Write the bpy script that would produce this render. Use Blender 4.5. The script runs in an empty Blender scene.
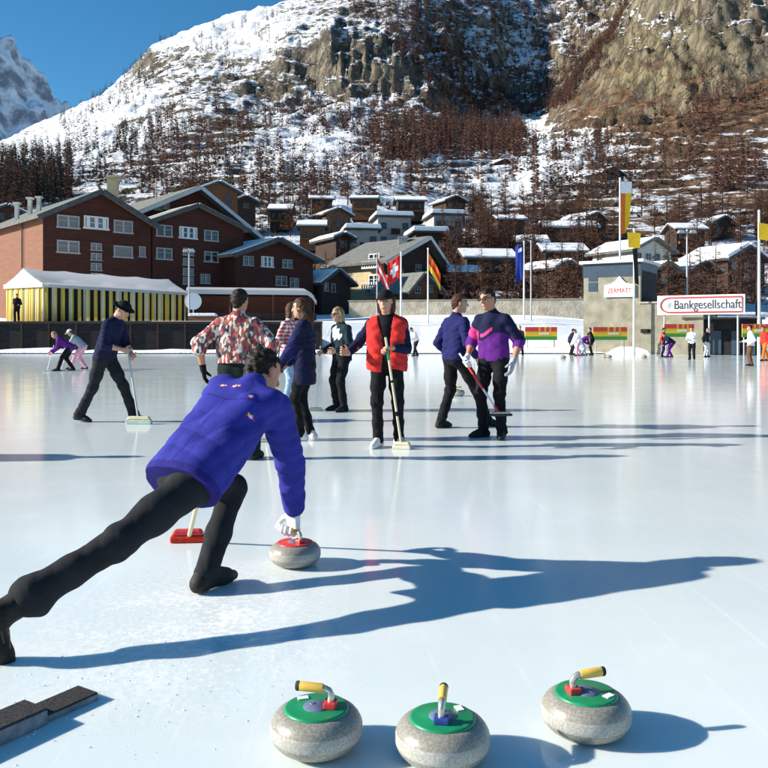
import bpy, math, random
import numpy as np
from mathutils import Vector
random.seed(7)
RNG = np.random.default_rng(11)
S = bpy.context.scene
COL = S.collection
R = math.radians
FP, HZ, CAMH = 820.0, 335.0, 1.28          # focal length in photo pixels, horizon row, eye height
SUN_EL, SUN_AZ = 23.5, 183.0                # direction towards the sun (azimuth from +X, counter-clockwise)

def at(px, py, d):                          # world point seen at a photo pixel, d metres down the rink
    return Vector(((px-384)/FP*d, d, CAMH-(py-HZ)/FP*d))
def gr(px, py):                             # point on the ice
    d = FP*CAMH/(py-HZ)
    return Vector(((px-384)/FP*d, d, 0))

# ------------------------------------------------------------------ object helpers
def link(o, parent=None):
    COL.objects.link(o)
    if parent is not None: o.parent = parent
    return o
def tag(o, label=None, cat=None, group=None, kind=None):
    if label: o['label'] = label
    if cat: o['category'] = cat
    if group: o['group'] = group
    if kind: o['kind'] = kind
    return o
def empty(name, loc=(0,0,0), rz=0.0):
    o = bpy.data.objects.new(name, None); o.empty_display_size = .2
    o.location = loc; o.rotation_euler = (0,0,rz)
    return link(o)
def copy_tree(o, parent=None):
    c = o.copy(); COL.objects.link(c)
    if parent is not None: c.parent = parent
    for ch in o.children: copy_tree(ch, c)
    return c
def np_mesh(name, V, F, mats, midx=None, smooth=True):
    me = bpy.data.meshes.new(name)
    V = np.asarray(V, np.float32); F = np.asarray(F, np.int32)
    n = F.shape[1]
    me.vertices.add(len(V)); me.vertices.foreach_set('co', V.ravel())
    me.loops.add(F.size); me.loops.foreach_set('vertex_index', F.ravel())
    me.polygons.add(len(F)); me.polygons.foreach_set('loop_start', np.arange(0, F.size, n, dtype=np.int32))
    for m in (mats if isinstance(mats, (list, tuple)) else [mats]): me.materials.append(m)
    if midx is not None: me.polygons.foreach_set('material_index', np.asarray(midx, np.int32))
    me.polygons.foreach_set('use_smooth', np.full(len(F), smooth, bool))
    me.update(calc_edges=True); me.validate()
    return me
class MB:
    def __init__(s): s.v, s.f, s.m, s.sm = [], [], [], []
    def _add(s, vs, fs, mi=0, sm=False):
        b = len(s.v); s.v += [tuple(v) for v in vs]
        for f in fs: s.f.append([b+i for i in f]); s.m.append(mi); s.sm.append(sm)
    def box(s, c, size, ax=None, mi=0, taper=1.0):
        c = Vector(c); X, Y, Z = [Vector(a) for a in (ax or ((1,0,0),(0,1,0),(0,0,1)))]
        h = [q/2 for q in size]; vs = []
        for z in (-1, 1):
            k = taper if z > 0 else 1
            for x, y in ((-1,-1),(1,-1),(1,1),(-1,1)):
                vs.append(c+X*(x*h[0]*k)+Y*(y*h[1]*k)+Z*(z*h[2]))
        s._add(vs, [(3,2,1,0),(4,5,6,7),(0,1,5,4),(1,2,6,5),(2,3,7,6),(3,0,4,7)], mi); return s
    def tube(s, pts, rad, n=10, mi=0, cap=True, sm=True):
        pts = [Vector(p) for p in pts]; N = len(pts)
        if not isinstance(rad, (list, tuple)): rad = [rad]*N
        T0 = (pts[1]-pts[0]).normalized()
        u = T0.orthogonal().normalized(); vs, fs = [], []
        for i, p in enumerate(pts):
            t = (pts[min(i+1,N-1)]-pts[max(i-1,0)]).normalized()
            u = (u-t*u.dot(t)).normalized(); w = t.cross(u)
            for k in range(n):
                a = 2*math.pi*k/n; vs.append(p+(u*math.cos(a)+w*math.sin(a))*rad[i])
        for i in range(N-1):
            for k in range(n):
                fs.append((i*n+k, i*n+(k+1)%n, (i+1)*n+(k+1)%n, (i+1)*n+k))
        s._add(vs, fs, mi, sm)
        if cap:
            s._add([vs[k] for k in range(n)], [tuple(range(n-1,-1,-1))], mi)
            s._add([vs[(N-1)*n+k] for k in range(n)], [tuple(range(n))], mi)
        return s
    def lathe(s, prof, n=48, c=(0,0,0), mi=0, mis=None):
        vs, fs = [], []; c = Vector(c)
        for r, z in prof:
            for k in range(n):
                a = 2*math.pi*k/n; vs.append(c+Vector((r*math.cos(a), r*math.sin(a), z)))
        b = len(s.v); s.v += [tuple(v) for v in vs]
        for i in range(len(prof)-1):
            for k in range(n):
                s.f.append([b+i*n+k, b+i*n+(k+1)%n, b+(i+1)*n+(k+1)%n, b+(i+1)*n+k])
                s.m.append(mis[i] if mis else mi); s.sm.append(True)
        return s
    def poly(s, pts, off, mi=0):             # flat outline with thickness
        n = len(pts); off = Vector(off)
        vs = [Vector(p) for p in pts]+[Vector(p)+off for p in pts]
        s._add(vs, [tuple(range(n-1,-1,-1)), tuple(range(n,2*n))]+[(i,(i+1)%n,n+(i+1)%n,n+i) for i in range(n)], mi); return s
    def build(s, name, mats, parent=None, bevel=0):
        me = bpy.data.meshes.new(name); me.from_pydata(s.v, [], s.f)
        for m in (mats if isinstance(mats, (list, tuple)) else [mats]): me.materials.append(m)
        me.polygons.foreach_set('material_index', s.m); me.polygons.foreach_set('use_smooth', s.sm)
        me.update()
        import bmesh
        bm = bmesh.new(); bm.from_mesh(me); bmesh.ops.recalc_face_normals(bm, faces=bm.faces)
        bm.to_mesh(me); bm.free()
        o = link(bpy.data.objects.new(name, me), parent)
        if bevel:
            md = o.modifiers.new('bevel', 'BEVEL'); md.width = bevel; md.segments = 2; md.limit_method = 'ANGLE'
        return o

# ------------------------------------------------------------------ materials
def nmat(name):
    m = bpy.data.materials.new(name); m.use_nodes = True
    nt = m.node_tree; return m, nt, nt.nodes, nt.links, nt.nodes['Principled BSDF']
def mat(name, c, rough=.75, spec=.3, var=.12, vs=6.0, bump=.0, bs=60.0, metal=0.0, stretch=(1,1,1), dirt=None):
    m, nt, N, L, P = nmat(name)
    tc = N.new('ShaderNodeTexCoord'); mp = N.new('ShaderNodeMapping'); mp.inputs['Scale'].default_value = stretch
    L.new(tc.outputs['Object'], mp.inputs['Vector'])
    nz = N.new('ShaderNodeTexNoise'); nz.inputs['Scale'].default_value = vs; nz.inputs['Detail'].default_value = 5
    L.new(mp.outputs[0], nz.inputs['Vector'])
    rp = N.new('ShaderNodeValToRGB'); e = rp.color_ramp.elements
    e[0].position, e[1].position = .3, .7
    e[0].color = [max(0, x*(1-var)) for x in c]+[1]; e[1].color = [min(1, x*(1+var)) for x in c]+[1]
    if dirt:
        e[0].color = list(dirt)+[1]
    L.new(nz.outputs['Fac'], rp.inputs['Fac']); L.new(rp.outputs['Color'], P.inputs['Base Color'])
    P.inputs['Roughness'].default_value = rough; P.inputs['Specular IOR Level'].default_value = spec; P.inputs['Metallic'].default_value = metal
    if bump:
        n2 = N.new('ShaderNodeTexNoise'); n2.inputs['Scale'].default_value = bs; n2.inputs['Detail'].default_value = 3
        L.new(mp.outputs[0], n2.inputs['Vector'])
        b = N.new('ShaderNodeBump'); b.inputs['Strength'].default_value = bump; b.inputs['Distance'].default_value = .6/bs
        L.new(n2.outputs['Fac'], b.inputs['Height']); L.new(b.outputs[0], P.inputs['Normal'])
    return m
def cloth(name, c, rough=.9, var=.18): return mat(name, c, rough, .15, var, 9, .35, 140)
def mathn(N, L, op, a, b=None):
    n = N.new('ShaderNodeMath'); n.operation = op
    for i, q in enumerate((a, b)):
        if q is None: continue
        if isinstance(q, (int, float)): n.inputs[i].default_value = q
        else: L.new(q, n.inputs[i])
    return n.outputs[0]
def mixc(N, L, f, a, b):
    n = N.new('ShaderNodeMix'); n.data_type = 'RGBA'
    if isinstance(f, (int, float)): n.inputs[0].default_value = f
    else: L.new(f, n.inputs[0])
    for i, q in ((6, a), (7, b)):
        if isinstance(q, (tuple, list)): n.inputs[i].default_value = list(q)+[1]
        else: L.new(q, n.inputs[i])
    return n.outputs[2]
def sstep(N, L, x, a, b):
    n = N.new('ShaderNodeMapRange'); n.interpolation_type = 'SMOOTHSTEP'
    L.new(x, n.inputs[0]); n.inputs[1].default_value = a; n.inputs[2].default_value = b
    return n.outputs[0]
def noise(N, L, vec, scale, detail=4, rough=.55):
    n = N.new('ShaderNodeTexNoise'); n.inputs['Scale'].default_value = scale; n.inputs['Detail'].default_value = detail
    n.inputs['Roughness'].default_value = rough; L.new(vec, n.inputs['Vector']); return n.outputs['Fac']

M = {}
M['snow'] = mat('snow', (.84,.86,.89), .65, .3, .04, 1.5, .5, 5)
M['wood_red'] = mat('dark_red_timber', (.064,.022,.015), .8, .2, .28, 3, .3, 20, stretch=(.3,.3,4))  # base darkened so the shaded hotel gables read dark
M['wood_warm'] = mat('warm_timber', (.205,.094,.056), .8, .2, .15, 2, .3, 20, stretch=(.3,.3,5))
M['wood_dark'] = mat('dark_timber', (.055,.034,.026), .85, .2, .3, 3, .3, 16, stretch=(.4,.4,3))
M['wood_brown'] = mat('brown_timber', (.15,.075,.04), .85, .2, .3, 3, .3, 16, stretch=(.4,.4,3))
M['roof_grey'] = mat('grey_slate', (.17,.175,.155), .75, .3, .25, 2.5, .6, 9)
M['roof_dark'] = mat('dark_slate', (.07,.07,.07), .75, .3, .3, 2.5, .6, 9)
M['roof_tile'] = mat('pale_stone_tiles', (.42,.40,.34), .8, .3, .3, 7, .6, 14)
M['white_paint'] = mat('white_paint', (.62,.62,.60), .5, .4, .05, 4)
M['frame_shaded'] = mat('shaded_white_frame', (.34,.33,.32), .6, .3, .1, 4)  # white frames, greyed in colour for gables lying in shade
M['plaster'] = mat('cream_plaster', (.62,.58,.5), .85, .2, .12, 2, .2, 30)
M['plaster_grey'] = mat('grey_plaster', (.36,.36,.35), .85, .2, .15, 2, .2, 30)
M['plaster_ochre'] = mat('ochre_plaster', (.46,.37,.22), .85, .2, .12, 2, .2, 30)
M['concrete'] = mat('beige_render', (.275,.255,.195), .88, .2, .22, 1.6, .4, 12)
M['glass'] = mat('dark_window_glass', (.02,.024,.03), .08, .6, .2, 3)
M['curtain'] = mat('window_curtain', (.15,.14,.14), .35, .5, .2, 5)
M['band_blue'] = mat('blue_grey_fascia', (.030,.055,.085), .5, .4, .15, 3)
M['shade_dark'] = mat('dark_boards_and_shade', (.016,.015,.017), .8, .25, .4, 1.2, .4, 8, stretch=(1,1,4))  # near-black boards; also paints the shade on the rink building's side
M['stone_wall'] = mat('pale_stone_wall', (.42,.38,.3), .9, .2, .25, 1.5, .5, 6)
M['metal'] = mat('galvanised_metal', (.55,.56,.57), .35, .5, .1, 5, metal=.8)
M['pole_white'] = mat('white_pole_paint', (.75,.75,.74), .4, .4, .06, 3)
M['pole_grey'] = mat('grey_pole_paint', (.45,.46,.48), .45, .4, .1, 3)
M['chrome'] = mat('chrome', (.75,.76,.78), .15, .5, .05, 20, metal=1)
M['rubber'] = mat('black_rubber', (.035,.033,.032), .75, .3, .75, 120, .9, 300)
M['hack_side'] = mat('worn_grey_steel', (.20,.20,.22), .5, .4, .4, 25, .4, 120)
M['skin'] = mat('skin', (.52,.27,.18), .5, .35, .08, 25)
M['skin_tan'] = mat('tanned_skin', (.46,.21,.12), .5, .35, .08, 25)
M['lip'] = mat('lips', (.42,.13,.11), .45, .35, .05, 30)
M['eye'] = mat('eye_dark', (.03,.02,.018), .3, .5, .05, 30)
M['hair_brown'] = mat('brown_hair', (.060,.030,.016), .6, .18, .5, 30, .8, 130, stretch=(1,1,.25))
M['hair_dark'] = mat('dark_hair', (.018,.012,.009), .6, .18, .4, 30, .8, 130, stretch=(1,1,.25))
M['hair_blond'] = mat('blond_hair', (.30,.19,.09), .6, .18, .4, 30, .8, 130, stretch=(1,1,.25))
for k, c in dict(navy=(.012,.014,.045), royal=(.032,.034,.26), royal_seam=(.022,.018,.16), black=(.010,.010,.012), charcoal=(.020,.021,.024), darkgreen=(.012,.02,.018),
                 purple=(.11,.018,.19), magenta=(.62,.05,.22), red=(.60,.035,.03), white=(.75,.75,.74), denim=(.28,.40,.55), blue=(.014,.016,.085),
                 grey=(.35,.37,.40), yellow=(.75,.5,.04), pink=(.75,.35,.45), brown=(.12,.06,.035), pinkish=(.55,.30,.28), green=(.03,.22,.09), orange=(.7,.16,.03),
                 cream=(.68,.60,.42), plaidred=(.42,.05,.05), teal=(.014,.03,.04)).items():
    M['c_'+k] = cloth(k+'_cloth', c)
M['shoe_black'] = mat('black_shoe_leather', (.016,.015,.015), .65, .25, .4, 30, .4, 120)
M['shoe_white'] = mat('white_shoe_leather', (.72,.72,.70), .5, .4, .08, 20, .2, 80)
M['flag_red'] = cloth('red_flag', (.60,.03,.025)); M['flag_white'] = cloth('white_flag', (.78,.78,.77)); M['flag_yellow'] = cloth('yellow_flag', (.80,.50,.03))
M['flag_blue'] = cloth('blue_flag', (.015,.035,.22)); M['flag_dark'] = cloth('black_flag', (.02,.02,.02)); M['flag_orange'] = cloth('orange_flag', (.75,.16,.02))
M['sign_red'] = mat('red_sign_paint', (.65,.05,.04), .4, .4, .06, 8); M['sign_white'] = mat('white_sign_paint', (.80,.79,.78), .4, .4, .04, 8)
M['sign_ink'] = mat('dark_sign_ink', (.04,.04,.05), .4, .4, .1, 8); M['sign_yellow'] = mat('yellow_sign_paint', (.85,.55,.03), .4, .4, .06, 8)
M['sign_green'] = mat('green_sign_paint', (.06,.30,.05), .4, .4, .06, 8)
M['bark'] = mat('larch_bark', (.055,.032,.024), .9, .1, .3, 4)
M['larch'] = mat('bare_larch_twigs', (.078,.042,.036), .95, .05, .35, .35)
M['larch_rust'] = mat('rusty_larch_twigs', (.125,.064,.042), .95, .05, .35, .35)
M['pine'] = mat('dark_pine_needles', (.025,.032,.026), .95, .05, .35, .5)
M['twig_grey'] = mat('grey_brown_twigs', (.10,.07,.05), .95, .05, .35, .5)
M['plastic_green'] = mat('green_plastic', (.012,.25,.10), .35, .45, .12, 25)
M['plastic_red'] = mat('red_plastic', (.60,.045,.045), .35, .45, .1, 25)
M['plastic_yellow'] = mat('yellow_plastic', (.80,.50,.09), .4, .45, .1, 25)
M['plastic_blue'] = mat('blue_plastic', (.03,.06,.28), .35, .45, .1, 25)
M['label_white'] = mat('white_tape', (.8,.8,.78), .6, .3, .04, 25)
M['brush_pale'] = mat('pale_brush_pad', (.62,.60,.46), .85, .2, .15, 30, .5, 150)
M['brush_red'] = mat('red_brush_bristle', (.6,.035,.02), .8, .2, .2, 40, .8, 200)
M['brush_green'] = mat('pale_green_brush', (.48,.56,.47), .8, .2, .2, 25, .6, 150)
M['shaft_pale'] = mat('pale_varnished_shaft', (.70,.60,.40), .4, .4, .1, 12)

def granite(name, ca, cb, cc):
    m, nt, N, L, P = nmat(name)
    tc = N.new('ShaderNodeTexCoord'); v = tc.outputs['Object']
    n1 = noise(N, L, v, 330, 3); n2 = noise(N, L, v, 130, 5); n3 = noise(N, L, v, 9, 4)
    c = mixc(N, L, sstep(N, L, n2, .42, .6), ca, cb)
    c = mixc(N, L, sstep(N, L, n1, .55, .68), c, cc)
    c = mixc(N, L, mathn(N, L, 'MULTIPLY', sstep(N, L, n3, .55, .8), .4), c, (.30,.24,.16))
    L.new(c, P.inputs['Base Color']); P.inputs['Roughness'].default_value = .34; P.inputs['Specular IOR Level'].default_value = .45
    b = N.new('ShaderNodeBump'); b.inputs['Strength'].default_value = .12; b.inputs['Distance'].default_value = .003
    L.new(n1, b.inputs['Height']); L.new(b.outputs[0], P.inputs['Normal'])
    return m
M['granite'] = granite('polished_granite', (.235,.220,.185), (.325,.31,.265), (.13,.122,.105))
M['granite_band'] = granite('rough_granite_band', (.33,.32,.285), (.43,.42,.38), (.21,.20,.18)); 
M['granite_band'].node_tree.nodes['Principled BSDF'].inputs['Roughness'].default_value = .7

def stripes(name, axis, period, cols, rough=.8, transl=0.0):   # flat printed stripes across one object axis
    m, nt, N, L, P = nmat(name)
    tc = N.new('ShaderNodeTexCoord'); sp = N.new('ShaderNodeSeparateXYZ'); L.new(tc.outputs['Object'], sp.inputs[0])
    f = mathn(N, L, 'FRACT', mathn(N, L, 'DIVIDE', sp.outputs[axis], period))
    rp = N.new('ShaderNodeValToRGB'); rp.color_ramp.interpolation = 'CONSTANT'
    for i, (p, c) in enumerate(cols):
        e = rp.color_ramp.elements[i] if i < 2 else rp.color_ramp.elements.new(p)
        e.position = p; e.color = list(c)+[1]
    L.new(f, rp.inputs[0]); L.new(rp.outputs[0], P.inputs['Base Color']); P.inputs['Roughness'].default_value = rough
    if transl:
        t = N.new('ShaderNodeBsdfTranslucent'); L.new(rp.outputs[0], t.inputs[0])
        mx = N.new('ShaderNodeMixShader'); mx.inputs[0].default_value = transl
        L.new(P.outputs[0], mx.inputs[1]); L.new(t.outputs[0], mx.inputs[2]); L.new(mx.outputs[0], N['Material Output'].inputs[0])
    return m
STR = [(0,(.80,.66,.18)),(.27,(.03,.028,.022)),(.46,(.82,.74,.36)),(.58,(.80,.78,.70)),(.70,(.80,.66,.18)),(.80,(.03,.028,.022))]
M['tent_stripe'] = stripes('striped_tent_cloth', 0, 1.5, STR, .8, .45)
M['tent_end'] = stripes('striped_tent_end_cloth', 1, 1.3, [(0,(.84,.68,.20)),(.55,(.82,.78,.55)),(.78,(.35,.27,.06)),(.86,(.84,.70,.25))], .8, .4)
def transl(name, c, f):
    m, nt, N, L, P = nmat(name); P.inputs['Base Color'].default_value = list(c)+[1]; P.inputs['Roughness'].default_value = .7
    tc = N.new('ShaderNodeTexCoord'); n = noise(N, L, tc.outputs['Object'], 1.5, 5)
    col = mixc(N, L, n, [q*.9 for q in c], c); L.new(col, P.inputs['Base Color'])
    t = N.new('ShaderNodeBsdfTranslucent'); L.new(col, t.inputs[0])
    mx = N.new('ShaderNodeMixShader'); mx.inputs[0].default_value = f
    L.new(P.outputs[0], mx.inputs[1]); L.new(t.outputs[0], mx.inputs[2]); L.new(mx.outputs[0], N['Material Output'].inputs[0])
    return m
M['tent_roof'] = transl('white_tent_cloth', (.82,.81,.81), .5)

def print_shirt():
    m, nt, N, L, P = nmat('printed_shirt_cloth')
    tc = N.new('ShaderNodeTexCoord'); mp = N.new('ShaderNodeMapping'); mp.inputs['Scale'].default_value = (1,1,.45)
    L.new(tc.outputs['Object'], mp.inputs[0])
    v = N.new('ShaderNodeTexVoronoi'); v.inputs['Scale'].default_value = 46; L.new(mp.outputs[0], v.inputs['Vector'])
    sp = N.new('ShaderNodeSeparateColor'); L.new(v.outputs['Color'], sp.inputs[0])
    rp = N.new('ShaderNodeValToRGB'); rp.color_ramp.interpolation = 'CONSTANT'
    cols = [(0,(.36,.05,.05)),(.26,(.66,.58,.47)),(.48,(.34,.08,.07)),(.62,(.05,.045,.08)),(.78,(.70,.66,.58)),(.90,(.22,.12,.08))]
    for i, (p, c) in enumerate(cols):
        e = rp.color_ramp.elements[i] if i < 2 else rp.color_ramp.elements.new(p)
        e.position = p; e.color = list(c)+[1]
    L.new(sp.outputs[0], rp.inputs[0]); L.new(rp.outputs[0], P.inputs['Base Color']); P.inputs['Roughness'].default_value = .9
    return m
M['print'] = print_shirt()

def ice_material():
    m, nt, N, L, P = nmat('rink_ice')
    tc = N.new('ShaderNodeTexCoord'); v = tc.outputs['Object']
    big = noise(N, L, v, .35, 5); mid = noise(N, L, v, 2.2, 6, .65); fine = noise(N, L, v, 26, 4, .6); peb = noise(N, L, v, 95, 2)
    c = mixc(N, L, sstep(N, L, big, .3, .7), (.665,.745,.745), (.745,.805,.79))
    c = mixc(N, L, mathn(N, L, 'MULTIPLY', sstep(N, L, mid, .5, .75), .35), c, (.82,.875,.89))
    # frosty scuffed patch where the players push off
    d = N.new('ShaderNodeVectorMath'); d.operation = 'DISTANCE'
    mp = N.new('ShaderNodeMapping'); mp.inputs['Scale'].default_value = (1,.75,1); L.new(v, mp.inputs[0])
    L.new(mp.outputs[0], d.inputs[0]); d.inputs[1].default_value = (-.85,2.75,0)
    near = N.new('ShaderNodeMapRange'); L.new(d.outputs['Value'], near.inputs[0]); near.inputs[1].default_value = .15; near.inputs[2].default_value = .85; near.inputs[3].default_value = 1; near.inputs[4].default_value = 0
    sc = mathn(N, L, 'MULTIPLY', near.outputs[0], sstep(N, L, mathn(N, L, 'ADD', mathn(N, L, 'MULTIPLY', fine, .6), mathn(N, L, 'MULTIPLY', mid, .5)), .48, .66))
    c = mixc(N, L, mathn(N, L, 'MULTIPLY', sc, .85), c, (.90,.91,.91))
    # faint scribed rings of the target
    d2 = N.new('ShaderNodeVectorMath'); d2.operation = 'DISTANCE'; L.new(v, d2.inputs[0]); d2.inputs[1].default_value = (1.1,5.6,0)
    ring = None
    for r in (.35, .75, 1.25):
        q = mathn(N, L, 'LESS_THAN', mathn(N, L, 'ABSOLUTE', mathn(N, L, 'SUBTRACT', d2.outputs['Value'], r)), .008)
        ring = q if ring is None else mathn(N, L, 'ADD', ring, q)
    c = mixc(N, L, mathn(N, L, 'MULTIPLY', ring, mathn(N, L, 'MULTIPLY', sstep(N, L, mid, .4, .6), .16)), c, (.48,.60,.68))
    # skate and stone scratches: long thin cracks
    w = N.new('ShaderNodeTexVoronoi'); w.feature = 'DISTANCE_TO_EDGE'; w.inputs['Scale'].default_value = .55
    wp = N.new('ShaderNodeMapping'); wp.inputs['Rotation'].default_value = (0,0,.5); wp.inputs['Scale'].default_value = (1,.35,1)
    ad = N.new('ShaderNodeVectorMath'); ad.operation = 'ADD'; nv = N.new('ShaderNodeTexNoise'); nv.inputs['Scale'].default_value = .8; L.new(v, nv.inputs['Vector'])
    L.new(v, ad.inputs[0]); L.new(nv.outputs['Color'], ad.inputs[1]); L.new(ad.outputs[0], wp.inputs[0]); L.new(wp.outputs[0], w.inputs['Vector'])
    cr = mathn(N, L, 'MULTIPLY', mathn(N, L, 'LESS_THAN', w.outputs['Distance'], .006), sstep(N, L, big, .5, .65))
    c = mixc(N, L, mathn(N, L, 'MULTIPLY', cr, .3), c, (.9,.92,.93))
    # long curved skate and stone tracks, and old wear
    wv = N.new('ShaderNodeTexWave'); wv.wave_type = 'BANDS'; wv.inputs['Scale'].default_value = .9; wv.inputs['Distortion'].default_value = 9; wv.inputs['Detail'].default_value = 1.2; wv.inputs['Detail Scale'].default_value = .22; L.new(v, wv.inputs['Vector'])
    tr_ = mathn(N, L, 'MULTIPLY', sstep(N, L, wv.outputs['Fac'], .985, .999), sstep(N, L, noise(N, L, v, .9, 3), .45, .65))
    c = mixc(N, L, mathn(N, L, 'MULTIPLY', tr_, .28), c, (.88,.91,.92))
    ws = N.new('ShaderNodeMapping'); ws.inputs['Rotation'].default_value = (0,0,.57); ws.inputs['Scale'].default_value = (7,.35,1); L.new(v, ws.inputs[0])
    sk_ = sstep(N, L, noise(N, L, ws.outputs[0], 3.2, 3, .6), .60, .72)
    c = mixc(N, L, mathn(N, L, 'MULTIPLY', sk_, .22), c, (.86,.90,.91))
    c = mixc(N, L, mathn(N, L, 'MULTIPLY', sstep(N, L, noise(N, L, v, .8, 6, .7), .52, .72), .30), c, (.60,.70,.73))
    L.new(c, P.inputs['Base Color'])
    ro = N.new('ShaderNodeMapRange'); L.new(mid, ro.inputs[0]); ro.inputs[3].default_value = .05; ro.inputs[4].default_value = .17
    rr = mathn(N, L, 'ADD', ro.outputs[0], mathn(N, L, 'MULTIPLY', sc, .4)); L.new(rr, P.inputs['Roughness'])
    P.inputs['IOR'].default_value = 1.31; P.inputs['Subsurface Weight'].default_value = .55; P.inputs['Subsurface Radius'].default_value = (.7,.85,1.0); P.inputs['Subsurface Scale'].default_value = .05; P.inputs['Specular IOR Level'].default_value = .5
    h = mathn(N, L, 'ADD', mathn(N, L, 'MULTIPLY', peb, .25), mathn(N, L, 'ADD', mathn(N, L, 'MULTIPLY', fine, .5), mathn(N, L, 'MULTIPLY', sc, 2.0)))
    b = N.new('ShaderNodeBump'); b.inputs['Strength'].default_value = .11; b.inputs['Distance'].default_value = .006
    L.new(h, b.inputs['Height']); L.new(b.outputs[0], P.inputs['Normal'])
    return m
M['ice'] = ice_material()

def mountain_material():
    m, nt, N, L, P = nmat('mountainside')
    tc = N.new('ShaderNodeTexCoord'); mp = N.new('ShaderNodeMapping'); mp.inputs['Scale'].default_value = (1,1,2.6)
    L.new(tc.outputs['Object'], mp.inputs[0]); v = mp.outputs[0]; vo = tc.outputs['Object']
    vs = N.new('ShaderNodeMapping'); vs.inputs['Scale'].default_value = (1,1,.35); L.new(vo, vs.inputs[0])
    g = N.new('ShaderNodeNewGeometry'); sp = N.new('ShaderNodeSeparateXYZ'); L.new(g.outputs['Normal'], sp.inputs[0])
    def att(n):
        a = N.new('ShaderNodeAttribute'); a.attribute_name = n; return a.outputs['Fac']
    sb, br, yl = att('snow_cover'), att('dry_grass'), att('ochre_rock')
    n1 = noise(N, L, v, .022, 6, .6); n2 = noise(N, L, v, .14, 5, .65); n3 = noise(N, L, v, .5, 4, .6)
    s = mathn(N, L, 'ADD', sp.outputs[2], sb)
    s = mathn(N, L, 'ADD', s, mathn(N, L, 'MULTIPLY', mathn(N, L, 'SUBTRACT', n1, .5), .75))
    s = mathn(N, L, 'ADD', s, mathn(N, L, 'MULTIPLY', mathn(N, L, 'SUBTRACT', n2, .5), 1.25))
    s = mathn(N, L, 'ADD', s, mathn(N, L, 'MULTIPLY', mathn(N, L, 'SUBTRACT', n3, .5), .55))
    snow = sstep(N, L, s, .80, .92)
    r1 = noise(N, L, vs.outputs[0], .11, 9, .74); r2 = noise(N, L, vs.outputs[0], .045, 5, .6)
    rock = mixc(N, L, sstep(N, L, r1, .35, .65), (.085,.078,.068), (.44,.385,.30))
    rocky = mixc(N, L, sstep(N, L, r1, .33, .62), (.075,.062,.038), (.56,.46,.27))
    vc = N.new('ShaderNodeTexVoronoi'); vc.feature = 'DISTANCE_TO_EDGE'; vc.inputs['Scale'].default_value = .085
    va = N.new('ShaderNodeVectorMath'); va.operation = 'ADD'; vn = N.new('ShaderNodeTexNoise'); vn.inputs['Scale'].default_value = .08; vn.inputs['Detail'].default_value = 5; L.new(vs.outputs[0], vn.inputs['Vector'])
    vm = N.new('ShaderNodeVectorMath'); vm.operation = 'SCALE'; vm.inputs['Scale'].default_value = 38; L.new(vn.outputs['Color'], vm.inputs[0]); L.new(vs.outputs[0], va.inputs[0]); L.new(vm.outputs[0], va.inputs[1]); L.new(va.outputs[0], vc.inputs['Vector'])
    crack = sstep(N, L, vc.outputs['Distance'], .0, .10)
    rock = mixc(N, L, yl, rock, rocky)
    rock = mixc(N, L, mathn(N, L, 'ADD', .5, mathn(N, L, 'MULTIPLY', crack, .5)), (.07,.062,.05), rock)
    rock = mixc(N, L, mathn(N, L, 'MULTIPLY', sstep(N, L, r2, .5, .7), .5), rock, (.20,.185,.16))
    grass = mixc(N, L, sstep(N, L, n2, .35, .65), (.075,.042,.028), (.22,.130,.070))
    grass = mixc(N, L, sstep(N, L, n3, .55, .7), grass, (.05,.035,.025))
    flat = sstep(N, L, sp.outputs[2], .52, .76)
    b = mathn(N, L, 'MULTIPLY', flat, sstep(N, L, mathn(N, L, 'ADD', br, mathn(N, L, 'MULTIPLY', n1, .6)), .35, .8))
    scrub = mixc(N, L, sstep(N, L, n3, .4, .6), (.05,.042,.034), (.13,.105,.075))
    base = mixc(N, L, flat, rock, scrub); base = mixc(N, L, b, base, grass)
    c = mixc(N, L, snow, base, (.80,.82,.85))
    L.new(c, P.inputs['Base Color']); P.inputs['Roughness'].default_value = .9; P.inputs['Specular IOR Level'].default_value = .15
    bp = N.new('ShaderNodeBump'); bp.inputs['Strength'].default_value = 1.0; bp.inputs['Distance'].default_value = 9
    hh = mathn(N, L, 'ADD', mathn(N, L, 'MULTIPLY', mathn(N, L, 'ADD', r1, mathn(N, L, 'MULTIPLY', crack, .10)), mathn(N, L, 'SUBTRACT', 1.2, flat)), mathn(N, L, 'MULTIPLY', n2, .2))
    hh = mathn(N, L, 'MULTIPLY', hh, mathn(N, L, 'SUBTRACT', 1.0, mathn(N, L, 'MULTIPLY', sstep(N, L, sb, .45, .8), .95)))
    L.new(hh, bp.inputs['Height']); L.new(bp.outputs[0], P.inputs['Normal'])
    return m
M['mountain'] = mountain_material()

# ------------------------------------------------------------------ terrain
def vnoise(x, y, seed):
    r = np.random.default_rng(seed); G = r.random((256,256)).astype(np.float32)
    xi, yi = np.floor(x).astype(int), np.floor(y).astype(int); fx, fy = x-xi, y-yi
    fx = fx*fx*(3-2*fx); fy = fy*fy*(3-2*fy); a = lambda i, j: G[(xi+i) & 255, (yi+j) & 255]
    return (a(0,0)*(1-fx)+a(1,0)*fx)*(1-fy)+(a(0,1)*(1-fx)+a(1,1)*fx)*fy
def fbm(x, y, seed, oct=5, gain=.5, ridge=False):
    s = 0; amp = 1; tot = 0
    for o in range(oct):
        n = vnoise(x*2**o+17.3*o, y*2**o+9.1*o, seed+o)
        if ridge: n = 1-abs(2*n-1)
        s = s+amp*n; tot += amp; amp *= gain
    return s/tot-.5
PX = np.array([-320,-100,0,62,100,130,155,200,255,290,350,420,470,510,545,600,660,768,900,1090], float)
TD = np.array([56,60.9,62.4,75,100,130,170,230,320,380,440,560,640,720,850,1000,1200,1500], float)
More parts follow.
